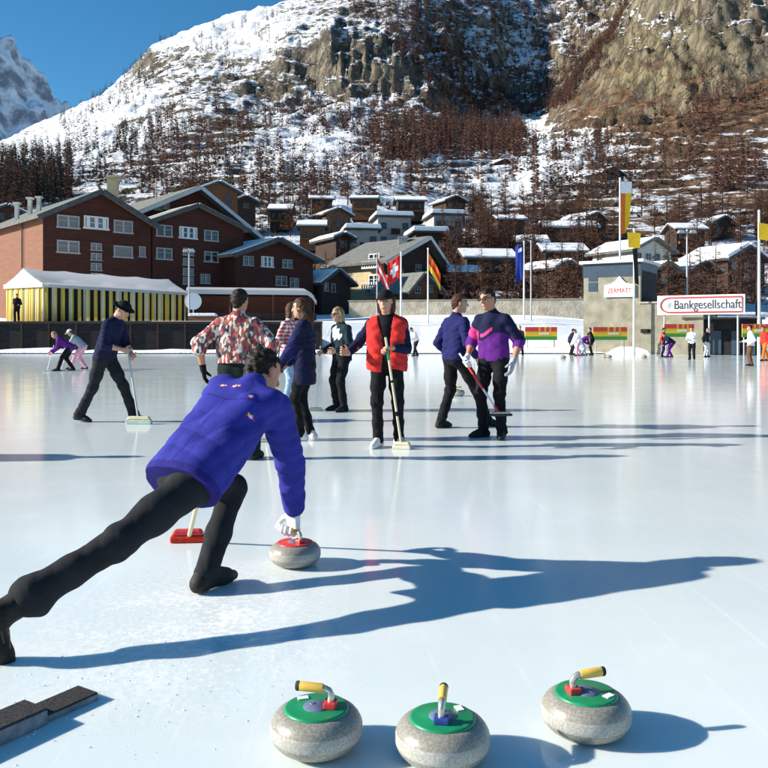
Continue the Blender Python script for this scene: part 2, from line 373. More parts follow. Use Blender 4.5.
TY = np.array([
 [353]*20,
 [353,353,353,353,353,353,353,353,353,352,346,341,341,341,341,343,344,344,344,344],
 [321,321,321,321,321,321,321,321,321,321,326,335,335,335,335,338,340,340,340,340],
 [321,321,321,321,321,321,321,321,321,321,319,315,315,315,315,318,318,318,318,318],
 [313]*20,
 [290,288,286,282,280,278,277,275,273,273,273,275,276,277,277,277,277,277,277,277],
 [258,254,248,244,242,240,239,237,236,236,238,241,243,244,244,244,243,240,240,240],
 [222,218,212,209,208,207,206,205,203,202,200,202,204,206,205,203,199,192,190,190],
 [190,188,185,181,179,178,177,174,171,169,167,169,171,168,160,153,146,135,130,125],
 [181,178,175,171,167,164,161,157,153,151,150,154,158,156,148,136,119, 88, 70, 60],
 [175,172,168,162,156,151,147,142,138,136,136,143,149,149,140, 92, 35,-30,-60,-90],
 [170,166,161,150,140,132,126,120,122,124,122,128,138,142,134, 60,  0,-80,-120,-150],
 [168,163,157,141,127,117,108,100,106,114,110,110,128,138,131, 62,-15,-120,-160,-190],
 [166,160,153,133,116,103, 90, 80, 76, 46, 38, 58,112,130,118, 60,-20,-125,-165,-200],
 [166,158,149,125,106, 88, 68, 50, 40, 25, 10, 12, 66, 90, 80, 45,-20,-125,-165,-200],
 [168,158,146,119, 97, 74, 47, 26, 13,  6,-14,-32,-12, 10, 20, 14,-35,-120,-160,-190],
 [180,168,152,124,104, 80, 55, 34, 17,  6,-36,-66,-56,-38,-18,-10,-40,-100,-140,-170],
 [215,205,195,170,150,125,100, 80, 60, 50,  0,-30,-30,-20,  0, 10,  0,-50,-80,-100]], float)
NU, ND = 620, 620
ua = np.linspace((-320-384)/FP, (1090-384)/FP, NU); da = 56*(1500/56)**np.linspace(0, 1, ND)
pxa = 384+ua*FP
rows = np.array([np.interp(pxa, PX, r) for r in TY])                       # TD x NU
YY = np.array([np.interp(np.log(da), np.log(TD), rows[:, i]) for i in range(NU)]).T   # ND x NU
def blur(A, n, ax):
    k = np.hanning(n+2)[1:-1]; k /= k.sum(); pad = n//2
    P_ = np.pad(A, [(pad,pad) if a == ax else (0,0) for a in range(2)], mode='edge')
    return np.apply_along_axis(lambda r: np.convolve(r, k, 'valid'), ax, P_)
far = np.clip((da-120)/200, 0, 1)[:, None]
YB = blur(blur(YY, 15, 1), 11, 0); YY = YY*(1-far)+YB*far
UU, DD = np.meshgrid(ua, da); XX = UU*DD
ZZ = CAMH-(YY-HZ)/FP*DD
# buttresses and gullies: each column reads its profile at a shifted depth
wrp = (fbm(XX/34, DD/400, 61, 4, .6, True)*70+fbm(XX/13, DD/160, 65, 3, .6)*34+fbm(XX/90, DD/120, 69, 4)*60)*np.clip((DD-330)/220, 0, 1)
PYs = HZ-(ZZ-CAMH)/DD*FP; PXs = 384+UU*FP
def blob(cx, cy, rx, ry): return np.exp(-(((PXs-cx)/rx)**2+((PYs-cy)/ry)**2))
wrp = wrp*np.clip(.10+.32*blob(350,80,95,50)+.4*blob(480,60,90,80)+.75*blob(680,40,130,80), 0, 1)
ld = np.log(da)
for i in range(NU): ZZ[:, i] = np.interp(np.log(np.clip(da+wrp[:, i], 56, 1500)), ld, ZZ[:, i])
# relief: cliffs, ribs, gullies
amp = np.clip((DD-110)/250, 0, 1)
ZZ += amp*(fbm(XX/150, DD/150, 3, 6, .55)*24*np.clip(DD/700, .2, 1.2))
ZZ += amp*(fbm(XX/45, DD/45, 23, 5, .6, True)*11*np.clip(DD/600, .15, 1.2))
ZZ += amp*fbm(XX/11, DD/11, 43, 4, .6)*3.0*np.clip(DD/500, .2, 1)
rk = np.clip(blob(350,80,95,50)+.6*blob(480,60,90,80)+blob(680,40,130,80), 0, 1)
ZZ += rk*amp*(fbm((XX+DD*.35)/26, (DD-XX*.3)/15, 143, 5, .62, True)*22+fbm((XX-DD*.4)/7, DD/6, 153, 3, .6)*9)
led = ZZ/13+fbm(XX/70, DD/70, 191, 4)*2.2+XX*.012; lf = led-np.floor(led); ls = np.clip((lf-.45)/.55, 0, 1); ls = ls*ls*(3-2*ls)
ZZ += rk*amp*(np.floor(led)+ls-led)*13*.6*np.clip(.3+1.6*fbm(XX/60, DD/60, 211, 3)+.4, 0, 1)
bnd = fbm((XX*.55+ZZ*1.6)/130, (DD-ZZ*.2)/90, 171, 5, .6, True)
ZZ += amp*np.clip(bnd-.10, 0, 1)*34*np.clip(blob(190,80,170,75), 0, 1)
# terraces cut in the lower slopes
tz = 5.0+2.0*np.clip((DD-250)/300, 0, 1)
st = ZZ/tz+fbm(XX/60, DD/60, 77, 3)*1.2; fr = st-np.floor(st)
sm = np.clip((fr-.62)/.38, 0, 1); sm = sm*sm*(3-2*sm)
terr = (np.floor(st)+sm-st)*tz
PYs = HZ-(ZZ-CAMH)/DD*FP; PXs = 384+UU*FP
def blob(cx, cy, rx, ry): return np.exp(-(((PXs-cx)/rx)**2+((PYs-cy)/ry)**2))
tmask = np.clip(blob(470,185,190,40)+blob(620,150,90,40)+.7*blob(250,190,160,45), 0, 1)*amp*np.clip((700-DD)/150, 0, 1)
ZZ += terr*np.clip(tmask*1.5,0,1)*.92
ZT = ZZ
def tz_at(x, y):
    u = min(max(x/max(y, 1e-3), ua[0]), ua[-1]-1e-6); d = min(max(y, 56.0), 1499.0)
    i = (u-ua[0])/(ua[1]-ua[0]); j = math.log(d/56)/math.log(1500/56)*(ND-1)
    i0, j0 = min(int(i), NU-2), min(int(j), ND-2); fi, fj = i-i0, j-j0
    return float((ZT[j0,i0]*(1-fi)+ZT[j0,i0+1]*fi)*(1-fj)+(ZT[j0+1,i0]*(1-fi)+ZT[j0+1,i0+1]*fi)*fj)
V = np.stack([XX.ravel(), DD.ravel(), ZZ.ravel()], 1)
idx = np.arange(NU*ND).reshape(ND, NU)
F = np.stack([idx[:-1,:-1].ravel(), idx[:-1,1:].ravel(), idx[1:,1:].ravel(), idx[1:,:-1].ravel()], 1)
me = np_mesh('mountainside', V, F, M['mountain'])
PYs = HZ-(ZZ-CAMH)/DD*FP
def blobs(L_): return sum(a*blob(*b) for a, b in L_)
snowb = .05+blobs([(.22,(505,55,70,60)),(.30,(525,125,22,18)),(.14,(350,95,80,30)),(.12,(690,30,90,35)),(.34,(215,25,90,30)),(.30,(110,105,70,30)),(.15,(60,150,90,25)),(.10,(260,60,60,40)),(-.08,(60,190,120,30)),(.30,(290,150,70,40)),(.26,(430,178,130,30)),(.16,(600,185,140,40)),(-.12,(330,80,95,38)),(-.38,(680,90,150,55)),(-.18,(700,190,120,60)),
                   (-.12,(470,120,90,40)),(.22,(330,215,160,28)),(.22,(560,150,70,22)),(.2,(740,240,60,28)),(-.28,(430,175,60,10)),(.12,(470,190,80,20)),(-.12,(560,220,90,30)),(-.25,(240,130,60,20))])
snowb += -.14*np.clip((DD-100)/20, 0, 1)*np.clip((270-DD)/40, 0, 1)+.12*fbm(XX/40, DD/40, 123, 3)
snowb = np.where(DD < 95, snowb+.9, snowb)
brown = np.clip(blobs([(1,(690,125,130,60)),(.8,(440,168,90,20)),(.5,(520,230,140,60)),(.6,(700,220,110,60)),(.5,(230,230,60,25))]), 0, 1)
ochre = np.clip(blobs([(1,(650,60,110,75)),(.30,(360,85,70,40))]), 0, 1)
for nm, A in (('snow_cover', snowb), ('dry_grass', brown), ('ochre_rock', ochre)):
    at_ = me.attributes.new(nm, 'FLOAT', 'POINT'); at_.data.foreach_set('value', A.ravel().astype(np.float32))
tag(link(bpy.data.objects.new('mountainside', me)), kind='structure')

# the far white peak beyond the valley
def far_peak():
    n = 170; D0 = 3600.
    xs = np.linspace(-3000, -500, n); ys = np.linspace(3000, 4600, n); X, Y = np.meshgrid(xs, ys)
    prof = np.interp(X/D0*FP+384, [-260,-150,-70,-30,0,15,35,48,62,90,140], [120,20,-30,10,43,54,82,100,117,150,215])
    zr = (HZ-prof)/FP*D0
    Z = zr-np.abs(Y-D0)*1.05+fbm(X/420, Y/420, 5, 6, .58, True)*420+fbm(X/90, Y/90, 15, 4, .6, True)*90-70
    idx = np.arange(n*n).reshape(n, n)
    Fq = np.stack([idx[:-1,:-1].ravel(), idx[:-1,1:].ravel(), idx[1:,1:].ravel(), idx[1:,:-1].ravel()], 1)
    m, nt, N, L, P = nmat('far_snowy_rock')
    tc = N.new('ShaderNodeTexCoord'); g = N.new('ShaderNodeNewGeometry'); sp = N.new('ShaderNodeSeparateXYZ'); L.new(g.outputs['Normal'], sp.inputs[0])
    s = mathn(N, L, 'ADD', sp.outputs[2], mathn(N, L, 'MULTIPLY', noise(N, L, tc.outputs['Object'], .012, 8, .7), .9))
    c = mixc(N, L, sstep(N, L, s, .72, .98), (.20,.22,.27), (.80,.83,.88)); L.new(c, P.inputs['Base Color']); P.inputs['Roughness'].default_value = .9
    o = link(bpy.data.objects.new('far_mountain', np_mesh('far_mountain', np.stack([X.ravel(), Y.ravel(), Z.ravel()], 1), Fq, m)))
    tag(o, kind='structure')
far_peak()

# flat snow under everything and the sheet of ice on it
b = MB(); b._add([(-4000,-300,-.05),(4000,-300,-.05),(4000,6000,-.05),(-4000,6000,-.05)], [(0,1,2,3)]); tag(b.build('ground', M['snow']), kind='structure')
b = MB(); b._add([(-44,-12,0),(44,-12,0),(44,55,0),(30,57.2,0),(4,57.6,0),(-10,58.6,0),(-44,58.9,0)], [tuple(range(7))]); tag(b.build('ice_rink', M['ice']), kind='structure')

# snow banks along the far edge
def snow_bank(pts, w, h, seed, label):
    n = 90; m_ = 9; vs = []; Pn = [Vector(p) for p in pts]
    L_ = [0]
    for a, b_ in zip(Pn, Pn[1:]): L_.append(L_[-1]+(b_-a).length)
    for i in range(n):
        s = L_[-1]*i/(n-1); k = max(j for j in range(len(L_)-1) if L_[j] <= s+1e-6); t = (s-L_[k])/(L_[k+1]-L_[k])
        p = Pn[k].lerp(Pn[k+1], min(t, 1)); dr = (Pn[k+1]-Pn[k]).normalized(); nr = Vector((-dr.y, dr.x, 0))
        hh = h*(.55+.9*vnoise(np.array([s*.45]), np.array([seed*3.3]), seed)[0]); e = min(1, s*1.2, (L_[-1]-s)*1.2+.02)
        for j in range(m_):
            q = -1+2*j/(m_-1); z = hh*e*max(0, 1-q*q)**.7-.03
            wob = .15*(vnoise(np.array([s*1.7+j]), np.array([j*1.3]), seed+5)[0]-.5)
            vs.append(p+nr*(q*w*.5+wob)+Vector((0,0,max(z+wob*.4*(1-q*q), -.03))))
    idx = np.arange(n*m_).reshape(n, m_)
    Fq = np.stack([idx[:-1,:-1].ravel(), idx[1:,:-1].ravel(), idx[1:,1:].ravel(), idx[:-1,1:].ravel()], 1)
    o = link(bpy.data.objects.new('snow_bank', np_mesh('snow_bank', np.array([tuple(v) for v in vs]), Fq[:, ::-1], M['snow'])))
    return tag(o, kind='structure')
snow_bank([(-44,59.0,0),(-20,58.9,0),(-4.6,58.4,0)], 1.2, .28, 3, '')
snow_bank([(-4.6,58.4,0),(4,57.9,0),(14,57,0)], 1.6, .5, 9, '')
snow_bank([(15,55.6,0),(30,53.6,0),(44,52,0)], 1.2, .5, 14, '')

# ------------------------------------------------------------------ buildings
WALLN = {}
def facade(c, dr):
    def f(px, py):
        u = (px-384)/FP; t = (u*c[1]-c[0])/(dr[0]-u*dr[1]); d = c[1]+t*dr[1]
        return t, CAMH-(py-HZ)/FP*d, d
    return f
def add_window(root, P0, dr, nr, t, z, w, h, kind='pair', pane='glass', frame='white_paint'):
    A, Nn, U = Vector((dr[0],dr[1],0)), Vector((nr[0],nr[1],0)), Vector((0,0,1))
    c = Vector((P0[0],P0[1],0))+A*t+U*z-Vector(root.location)
    fw = max(.07, w*.06); ax = (A, Nn, U)
    m = MB()
    m.box(c+Nn*.06+U*(h/2-fw/2), (w,.12,fw), ax).box(c+Nn*.06-U*(h/2-fw/2), (w+.16,.17,fw*1.2), ax)
    for s in (-1, 1): m.box(c+Nn*.06+A*(s*(w/2-fw/2)), (fw,.118,h-2*fw), ax)
    if kind == 'pair':
        m.box(c+Nn*.06, (fw*1.6,.116,h-2*fw), ax)
        for s in (-1, 1): m.box(c+Nn*.06+A*(s*w*.25)+U*(h*.12), (w*.5-fw*2.0,.10,.05), ax)
    if kind == 'shutter':
        for s in (-1, 0, 1): m.box(c+Nn*.075+A*(s*w*.33), (w*.14,.10,h-2*fw), ax)
        for s in (-1, 1): m.box(c+Nn*.08+A*(s*w*.17), (w*.2,.08,.05), ax)
    o = m.build('window', M[frame], root)
    MB().box(c+Nn*.02, (w-fw*1.2,.03,h-fw*1.2), ax).build('pane', M[pane], o)
    return o
def house(name, label, cat, corner, ang, W, L_, zb, ze, zr, wall, roof, side=None, snow=0.0, oh=.9, group=None, apex=.5, trim=None, thick=.28, lower=None, ze2=None):
    a = (math.cos(ang), math.sin(ang)); bdir = (-a[1], a[0]); nr = (a[1], -a[0])
    root = empty(name, (corner[0], corner[1], zb)); tag(root, label, cat, group)
    A, B_, U = Vector((*a,0)), Vector((*bdir,0)), Vector((0,0,1))
    he, hr = ze-zb, zr-zb; he2 = (ze2-zb) if ze2 else he
    g = [Vector((0,0,0)), A*W, A*W+U*he2, A*(W*apex)+U*hr, U*he]
    m = MB(); n = 5
    vs = g+[p+B_*L_ for p in g]
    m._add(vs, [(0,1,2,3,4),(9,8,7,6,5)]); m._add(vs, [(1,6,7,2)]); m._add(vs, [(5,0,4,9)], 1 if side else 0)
    m.build('wall', [M[wall], M[side]] if side else M[wall], root)
    rm = MB(); sn = MB()
    for (e, k, sgn) in ((U*he, W*apex, -1), (A*W+U*he2, W*(1-apex), 1)):
        top = A*(W*apex)+U*hr; sl = (e-top); ln = sl.length; sl = sl/ln
        nn = (U-sl*U.dot(sl)).normalized()
        p0, p1 = top+nn*.02, top+sl*(ln+oh*.9)+nn*.02
        q = [p0-B_*oh, p1-B_*oh, p1+B_*(L_+oh), p0+B_*(L_+oh)]
        rm.poly(q, nn*thick, 0)
        if snow:
            q2 = [x+nn*(thick+.004) for x in (p0-B_*(oh-.12), p1-sl*.1-B_*(oh-.12), p1-sl*.1+B_*(L_+oh-.12), p0+B_*(L_+oh-.12))]
            sn.poly(q2, nn*snow, 0)
    ro = rm.build('roof', M[roof], root)
    if snow: sn.build('roof_snow', M['snow'], ro, bevel=.06)
    if trim:
        for (e, sgn) in ((U*he, -1), (A*W+U*he2, 1)):
            top = A*(W*apex)+U*hr; sl = (e-top); ln = sl.length; sl /= ln; nn = (U-sl*U.dot(sl)).normalized()
            p0 = top-B_*(oh+.06)+nn*.05; p1 = p0+sl*(ln+oh*.9)
            t_ = MB(); t_.poly([p0-nn*.22, p1-nn*.22, p1+nn*.2, p0+nn*.2], B_*(.05)); t_.build('barge_board', M[trim], root)
    root['_f'] = 0
    return root, a, nr
def wins(root, corner, a, nr, L_, pane='glass'):
    f = facade(corner, a)
    for (px, py, wp, hp, kind) in L_:
        t, z, d = f(px, py); k = FP/d; w = wp/k/abs(a[0])*.98; h = hp/k
        add_window(root, corner, a, nr, t, z, w, h, kind, pane if kind != 'curtain' else 'curtain', 'white_paint' if kind == 'shutter' else 'frame_shaded')
A42 = R(42)
LONG = 'big dark red timber hotel, '
# left block
cA = (-31.2, 75.0)
hA, aA, nA = house('timber_hotel', 'red timber hotel block with sunlit orange-brown long wall behind the striped tent', 'hotel', cA, A42, 10.6, 19, 1.8, 12.2, 14.9, 'wood_red', 'roof_grey', 'wood_warm', trim='roof_dark')  # shaded gable and sunlit long wall: light put into the two timber colours
wins(hA, cA, aA, nA, [(68,222,17,13,'pair'),(96,223,19,13,'shutter'),(123,227,15,13,'pair'),(68,247,17,13,'pair'),(123,252,15,12,'curtain'),(142,252,5,11,'plain')], 'curtain')
f = facade(cA, aA)
for py in (247, 257, 267, 277):
    t, z, d = f(96, py); o = add_window(hA, cA, aA, nA, t, z, 1.05, .75, 'pair', 'curtain', 'frame_shaded'); o['label'] = 'small white stairwell window stacked in the middle of the gable'
def chimney(root, p, s, m='plaster'):
    c = MB(); q = p-Vector(root.location); c.box(q, s); c.box(q+Vector((0,0,s[2]/2+.1)), (s[0]+.25, s[1]+.25, .2)); c.build('chimney', M[m], root)
p = at(113, 191, 84); chimney(hA, p, (.95,.95,2.6), 'plaster_ochre')
for px, py in ((17,212),(30,207),(39,206)):
    p = at(px, py, 82); chimney(hA, p, (.35,.35,1.5), 'plaster')
# seam (down pipe) on the lit long wall
m = MB(); pp = Vector((-.669*5.2,.743*5.2,0)); m.tube([pp+Vector((-.1,-.1,0)), pp+Vector((-.1,-.1,10.2))], .07, 6); m.build('down_pipe', M['roof_dark'], hA)
# middle block
cB = (-23.2, 82.2)
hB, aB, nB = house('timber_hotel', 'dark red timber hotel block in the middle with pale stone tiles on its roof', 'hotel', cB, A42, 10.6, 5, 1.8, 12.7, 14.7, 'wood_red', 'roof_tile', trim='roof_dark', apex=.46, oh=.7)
wins(hB, cB, aB, nB, [(164,231,13,12,'pair'),(188,233,15,12,'shutter'),(211,236,12,11,'pair'),(164,254,13,12,'pair'),(211,257,12,11,'pair'),(205,279,8,10,'pair')])
f = facade(cB, aB)
for py in (252, 262, 272, 281):
    t, z, d = f(188, py); o = add_window(hB, cB, aB, nB, t, z, 1.2, .8, 'pair', 'curtain', 'frame_shaded'); o['label'] = 'small white stairwell window stacked in the middle of the gable'
cC = (-26.6, 89.0)
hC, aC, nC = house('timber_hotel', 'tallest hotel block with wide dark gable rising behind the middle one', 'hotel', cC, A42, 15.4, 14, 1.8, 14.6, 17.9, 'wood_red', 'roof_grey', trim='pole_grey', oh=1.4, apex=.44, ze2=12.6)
wins(hC, cC, aC, nC, [(158,207,6,7,'pair'),(166,206,5,7,'curtain')])
# cross on the gable ridge behind
t = empty('roof_cross', at(156, 187, 97)); tag(t, 'thin pale cross mast standing on the hotel ridge', 'cross')
t.location.z = 16.2
MB().tube([(0,0,0),(0,0,3.6)], .07, 8).build('post', M['plaster_ochre'], t); MB().tube([(-.7,0,2.6),(.7,0,2.6)], .06, 8).build('crossbar', M['plaster_ochre'], t)
# low right house
cD = (-15.6, 86.0)
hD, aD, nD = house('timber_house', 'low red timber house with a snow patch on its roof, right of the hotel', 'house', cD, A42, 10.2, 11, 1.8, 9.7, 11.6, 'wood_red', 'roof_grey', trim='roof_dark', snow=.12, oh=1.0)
wins(hD, cD, aD, nD, [(248,261,9,10,'pair'),(267,262,11,11,'shutter'),(287,264,9,9,'pair'),(281,281,10,10,'pair'),(294,283,8,10,'pair')])
cE = tuple(at(322, 0, 93))[:2]
hE, aE, nE = house('chalet', 'small dark chalet with blue window wall between the red hotel and the flags', 'house', cE, A42, 4.2, 6, 2, 7.2, 8.6, 'wood_dark', 'roof_dark', snow=.15, oh=.7)
wins(hE, cE, aE, nE, [(326,287,4,9,'plain'),(333,288,4,9,'plain')])
# big grey-roofed block behind the flags
cF = tuple(at(384, 0, 100))[:2]
hF, aF, nF = house('apartment_house', 'ochre apartment house with a large plain grey roof behind the flags', 'house', cF, R(47), 10.8, 8.5, 2.5, 10.4, 13.6, 'wood_dark', 'roof_grey', 'plaster_ochre', oh=1.5, trim='white_paint', apex=.66)  # gable face takes dark timber to paint in its shade
bF = (-aF[1], aF[0]); sF = (-aF[0], -aF[1])
for i, z in enumerate((4.6, 7.2)):
    for s in (1.6,):
        m = MB(); c = Vector((bF[0]*s+sF[0]*.5, bF[1]*s+sF[1]*.5, z-.2)); ax = (Vector((*bF,0)), Vector((*sF,0)), Vector((0,0,1)))
        m.box(c, (2.6,1.0,.15), ax)
        for q in np.linspace(-1.2, 1.2, 7): m.box(c+ax[0]*q+ax[1]*.45+Vector((0,0,.45)), (.18,.06,.8), ax)
        m.build('balcony', M['white_paint'], hF)
    add_window(hF, (cF[0]+bF[0]*1.6, cF[1]+bF[1]*1.6), bF, sF, 0, 2.5+z+.85, 1.8, 1.5, 'pair')
wins(hF, cF, aF, nF, [(400,272,6,7,'pair'),(418,268,6,7,'pair'),(420,288,5,7,'pair')])
p = at(403, 247, 105); chimney(hF, p, (1.1,1.1,2.2), 'plaster_grey')
cG = tuple(at(408, 0, 92))[:2]
hG, aG, nG = house('chalet', 'brown chalet with grey roof and a balcony just behind the yellow and red flag', 'house', cG, A42, 4.8, 5, 2.4, 6.4, 8.2, 'wood_brown', 'roof_grey', oh=.9, apex=.4)
m = MB(); f = facade(cG, aG)
ax = (Vector((*aG,0)), Vector((*nG,0)), Vector((0,0,1)))
m.box(ax[0]*2.4+ax[1]*.45+Vector((0,0,2.0)), (4.6,.9,.12), ax).box(ax[0]*2.4+ax[1]*.86+Vector((0,0,2.5)), (4.6,.08,.75), ax); m.build('balcony', M['wood_warm'], hG)
wins(hG, cG, aG, nG, [(417,290,6,7,'pair'),(430,289,5,7,'pair')])
# houses up the slope: (px left, roof-apex y, depth, width px, wall h px, style)
def eave_house(label, px, yr, d, wpx, hpx, wall, snow=.28, W=6.5, ang=94, rise=.2, n=3):
    k = FP/d; c = at(px+wpx, 0, d); L_ = wpx/k; zr = CAMH-(yr-HZ)/k; ze = zr-W*rise; zb = ze-hpx/k-3
    h, a, nr = house('chalet', label, 'house', (c.x, c.y), R(ang), W, L_, zb, ze, zr, wall, 'roof_dark', snow=snow, oh=.7)
    bd = (-a[1], a[0]); fn = (-a[0], -a[1])
    for i in range(n): add_window(h, (c.x, c.y), bd, fn, L_*(i+.5)/n, ze-1.25, min(1.0, L_/n*.4), 1.0, 'plain', 'glass', 'wood_brown')
    m = MB(); B_ = Vector((*bd,0)); N_ = Vector((*fn,0)); m.box(B_*(L_/2)+N_*.4+Vector((0,0,ze-zb-2.35)), (L_*.9,.8,.5), (B_,N_,Vector((0,0,1)))); m.build('balcony', M['wood_brown'], h)
    return h
def slope_house(label, px, yr, d, wpx, hpx, wall, roof='roof_dark', snow=.28, ang=R(30), L_=7, rise=.22, cat='house', name='chalet', win=True, rows=2, n=3, oh=.8):
    k = FP/d; c = at(px, 0, d); W = wpx/k/math.cos(ang); zr = CAMH-(yr-HZ)/k; ze = zr-W*rise; zb = ze-hpx/k-3
    h, a, nr = house(name, label, cat, (c.x, c.y), ang, W, L_, zb, ze, zr, wall, roof, snow=snow, oh=oh)
    if win:
        for r in range(rows):
            for i in range(n):
                add_window(h, (c.x, c.y), a, nr, W*(i+.5)/n, ze-.9-r*(hpx/k-.6)/rows, min(1.3, W/n*.5), 1.15, 'pair' if (i+r) % 2 else 'plain', 'glass', 'wood_warm' if wall != 'plaster' else 'plaster_grey')
    return h
def block(label, px, yt, d, wpx, hpx, ang=R(9), wall='plaster_grey', L_=8):
    k = FP/d; c = at(px, 0, d); a = Vector((math.cos(ang), math.sin(ang), 0)); nr = Vector((a.y,-a.x,0)); bb = Vector((-a.y,a.x,0)); W = wpx/k/math.cos(ang)
    zt = CAMH-(yt-HZ)/k; zb = zt-hpx/k-4; root = empty('apartment_block', (c.x, c.y, zb)); tag(root, label, 'apartment block')
    H_ = zt-zb; U = Vector((0,0,1)); ax = (a, bb, U)
    MB().box(a*(W/2)+bb*(L_/2)+U*(H_/2), (W,L_,H_), ax).build('wall', M[wall], root)
    rf = MB().box(a*(W/2)+bb*(L_/2)+U*(H_+.15), (W+1.4,L_+1.4,.3), ax).build('roof', M['roof_dark'], root)
    MB().box(a*(W/2)+bb*(L_/2)+U*(H_+.304+.42), (W+1.2,L_+1.2,.84), ax, taper=.94).build('roof_snow', M['snow'], rf, bevel=.15)
    n = 3
    for r in range(2):
        for i in range(n):
            if i == 1:
                q = a*(W*.5)+nr*.5+U*(H_-2.6-r*2.6)
                MB().box(q, (W*.28,1.0,.9), ax).build('balcony', M['wood_dark'], root)
            else:
                add_window(root, (c.x,c.y), (a.x,a.y), (nr.x,nr.y), W*(i+.5)/n, zb+H_-1.6-r*2.6, 1.1, 1.2, 'plain', 'glass', 'wood_brown')
block('grey apartment block with thick white roof, middle of three above the grey roof', 378, 217, 150, 33, 26)
block('lower grey apartment block with snow roof left of the middle one', 348, 230, 138, 30, 20)
block('grey apartment block with thick white roof, furthest right of the three', 434, 215, 156, 29, 26)
block('low flat snow-roofed block peeping over the grey apartment roof', 416, 233, 132, 30, 8, wall='wood_dark')
slope_house('dark chalet with three balcony rows high above the red hotel', 200, 181, 150, 34, 20, 'wood_brown', snow=.3, rows=3, n=2)
slope_house('chalet with white snow roof in front of the dark wood left of the apartment blocks', 326, 208, 175, 24, 14, 'wood_brown')
slope_house('tiny chalet low under the snow roof beside the red house', 336, 234, 120, 14, 8, 'wood_dark', n=1, rows=1)
slope_house('dark barn with small snow roof on the terraced field', 494, 158, 330, 24, 8, 'wood_dark', n=0, rows=0, win=False)
eave_house('dark wide chalet with long eaves left of the blue banner', 466, 250, 118, 48, 20, 'wood_dark', n=5, ang=97)
eave_house('dark snow-roofed barn among bare trees left of the rink building', 545, 244, 125, 40, 12, 'wood_dark', n=3, ang=92)
eave_house('rust-brown chalet with thick snow roof up the slope among larches', 545, 222, 165, 52, 10, 'wood_brown', n=5, ang=90, snow=.45)
slope_house('white and brown chalet rising behind the rink building', 634, 238, 100, 46, 18, 'plaster', 'roof_grey', snow=.12, rows=1, n=4)
slope_house('small grey gabled shed behind the right side of the rink building', 655, 263, 84, 24, 20, 'wood_dark', 'roof_grey', snow=.06, n=1, rows=1)
slope_house('dark chalet under a broad blue-shaded snow roof at the right', 728, 246, 112, 50, 26, 'wood_dark', snow=.5, n=3)
slope_house('dark chalet half hidden by larches above the long white sign', 690, 262, 105, 34, 18, 'wood_dark', snow=.2, n=2)
slope_house('little snow-roofed hut on the upper terraces at the right', 602, 166, 260, 26, 6, 'wood_dark', win=False)
slope_house('dark hut with snow roof above the hotel chimney on the left', 236, 196, 170, 18, 10, 'wood_dark', n=1, rows=1)
slope_house('snow-roofed house at the far left edge of the village', -6, 205, 140, 22, 16, 'wood_dark', n=2, rows=1)

PACK = [(352,196,185,22,9,'low snow-roofed barn just above the flat-roofed blocks'),(398,197,190,24,9,'dark barn with white roof between the terraces and the flat-roofed blocks'),(446,196,195,20,8,'small dark barn right of the flat-roofed blocks and higher'),
 (300,221,150,22,10,'dark chalet with white roof beside the snow field right of the hotel'),(312,196,190,18,8,'tiny barn high above the snow field right of the hotel'),(470,228,150,26,10,'dark chalet with white roof just right of the three blocks'),(498,216,165,24,9,'dark barn in the middle of the snowy slope above the blue banner'),
 (520,236,135,24,10,'dark hut directly above the tops of the blue banner poles'),(585,212,175,26,9,'dark barn with white roof left of the tall banner mast'),(646,214,170,28,9,'dark barn with white roof right of the tall banner mast'),(676,224,150,26,10,'dark chalet with white roof above the floodlight mast'),
 (712,216,170,30,10,'long dark barn with white roof above the right chalets'),(452,268,104,22,14,'dark shed under the tree line right of the striped yellow and red flag'),(556,262,100,24,16,'brown chalet in the trees just left of the rink building'),(270,204,175,18,8,'dark little barn above the right end of the hotel'),(420,176,270,20,6,'far tiny barn on the sunny terraces above the flat blocks')]
for i, (px_, yr_, d_, wp_, hp_, lb_) in enumerate(PACK):
    if i in (2, 8, 11, 13): slope_house(lb_, px_, yr_, d_, wp_, hp_, 'wood_dark', n=2, rows=1, snow=.3, ang=R(20+(i*17) % 30), L_=5+i % 3)
    elif i not in (5, 9): eave_house(lb_, px_, yr_, d_, wp_*1.1, hp_*.8, 'wood_dark' if i % 3 else 'wood_brown', ang=88+(i*7) % 16, W=4.5+i % 3, rise=.16+.02*(i % 4))

# ------------------------------------------------------------------ terrace, tent, canopy
t = empty('terrace_wall', (-25, 60.2, 0)); tag(t, 'long low near-black timber wall carrying the terrace under the striped tent', 'wall')
MB().box((.1,.3,1.12), (40.6,.6,2.34)).build('wall', M['shade_dark'], t)
m = MB()
for i in range(21): m.box((-19.6+i*2,-.03,1.1), (.14,.05,2.2))
m.box((.1,-.02,2.2), (40.8,.09,.16)); m.build('batten', M['wood_dark'], t)
b = MB().box((-26.5,68.6,1.14), (38,16.2,2.2)); tag(b.build('terrace', M['stone_wall']), kind='structure')
tent = empty('striped_tent', at(43, 320, 60.9)); tent.location.z = 2.25; tag(tent, 'party tent with white peaked roof and yellow and black striped walls', 'tent')
ta = math.atan2(7.2, 11.5); tent.rotation_euler = (0,0,R(58)); TL, TW, TH, TR = 14.4, 4.5, 2.85, 1.25
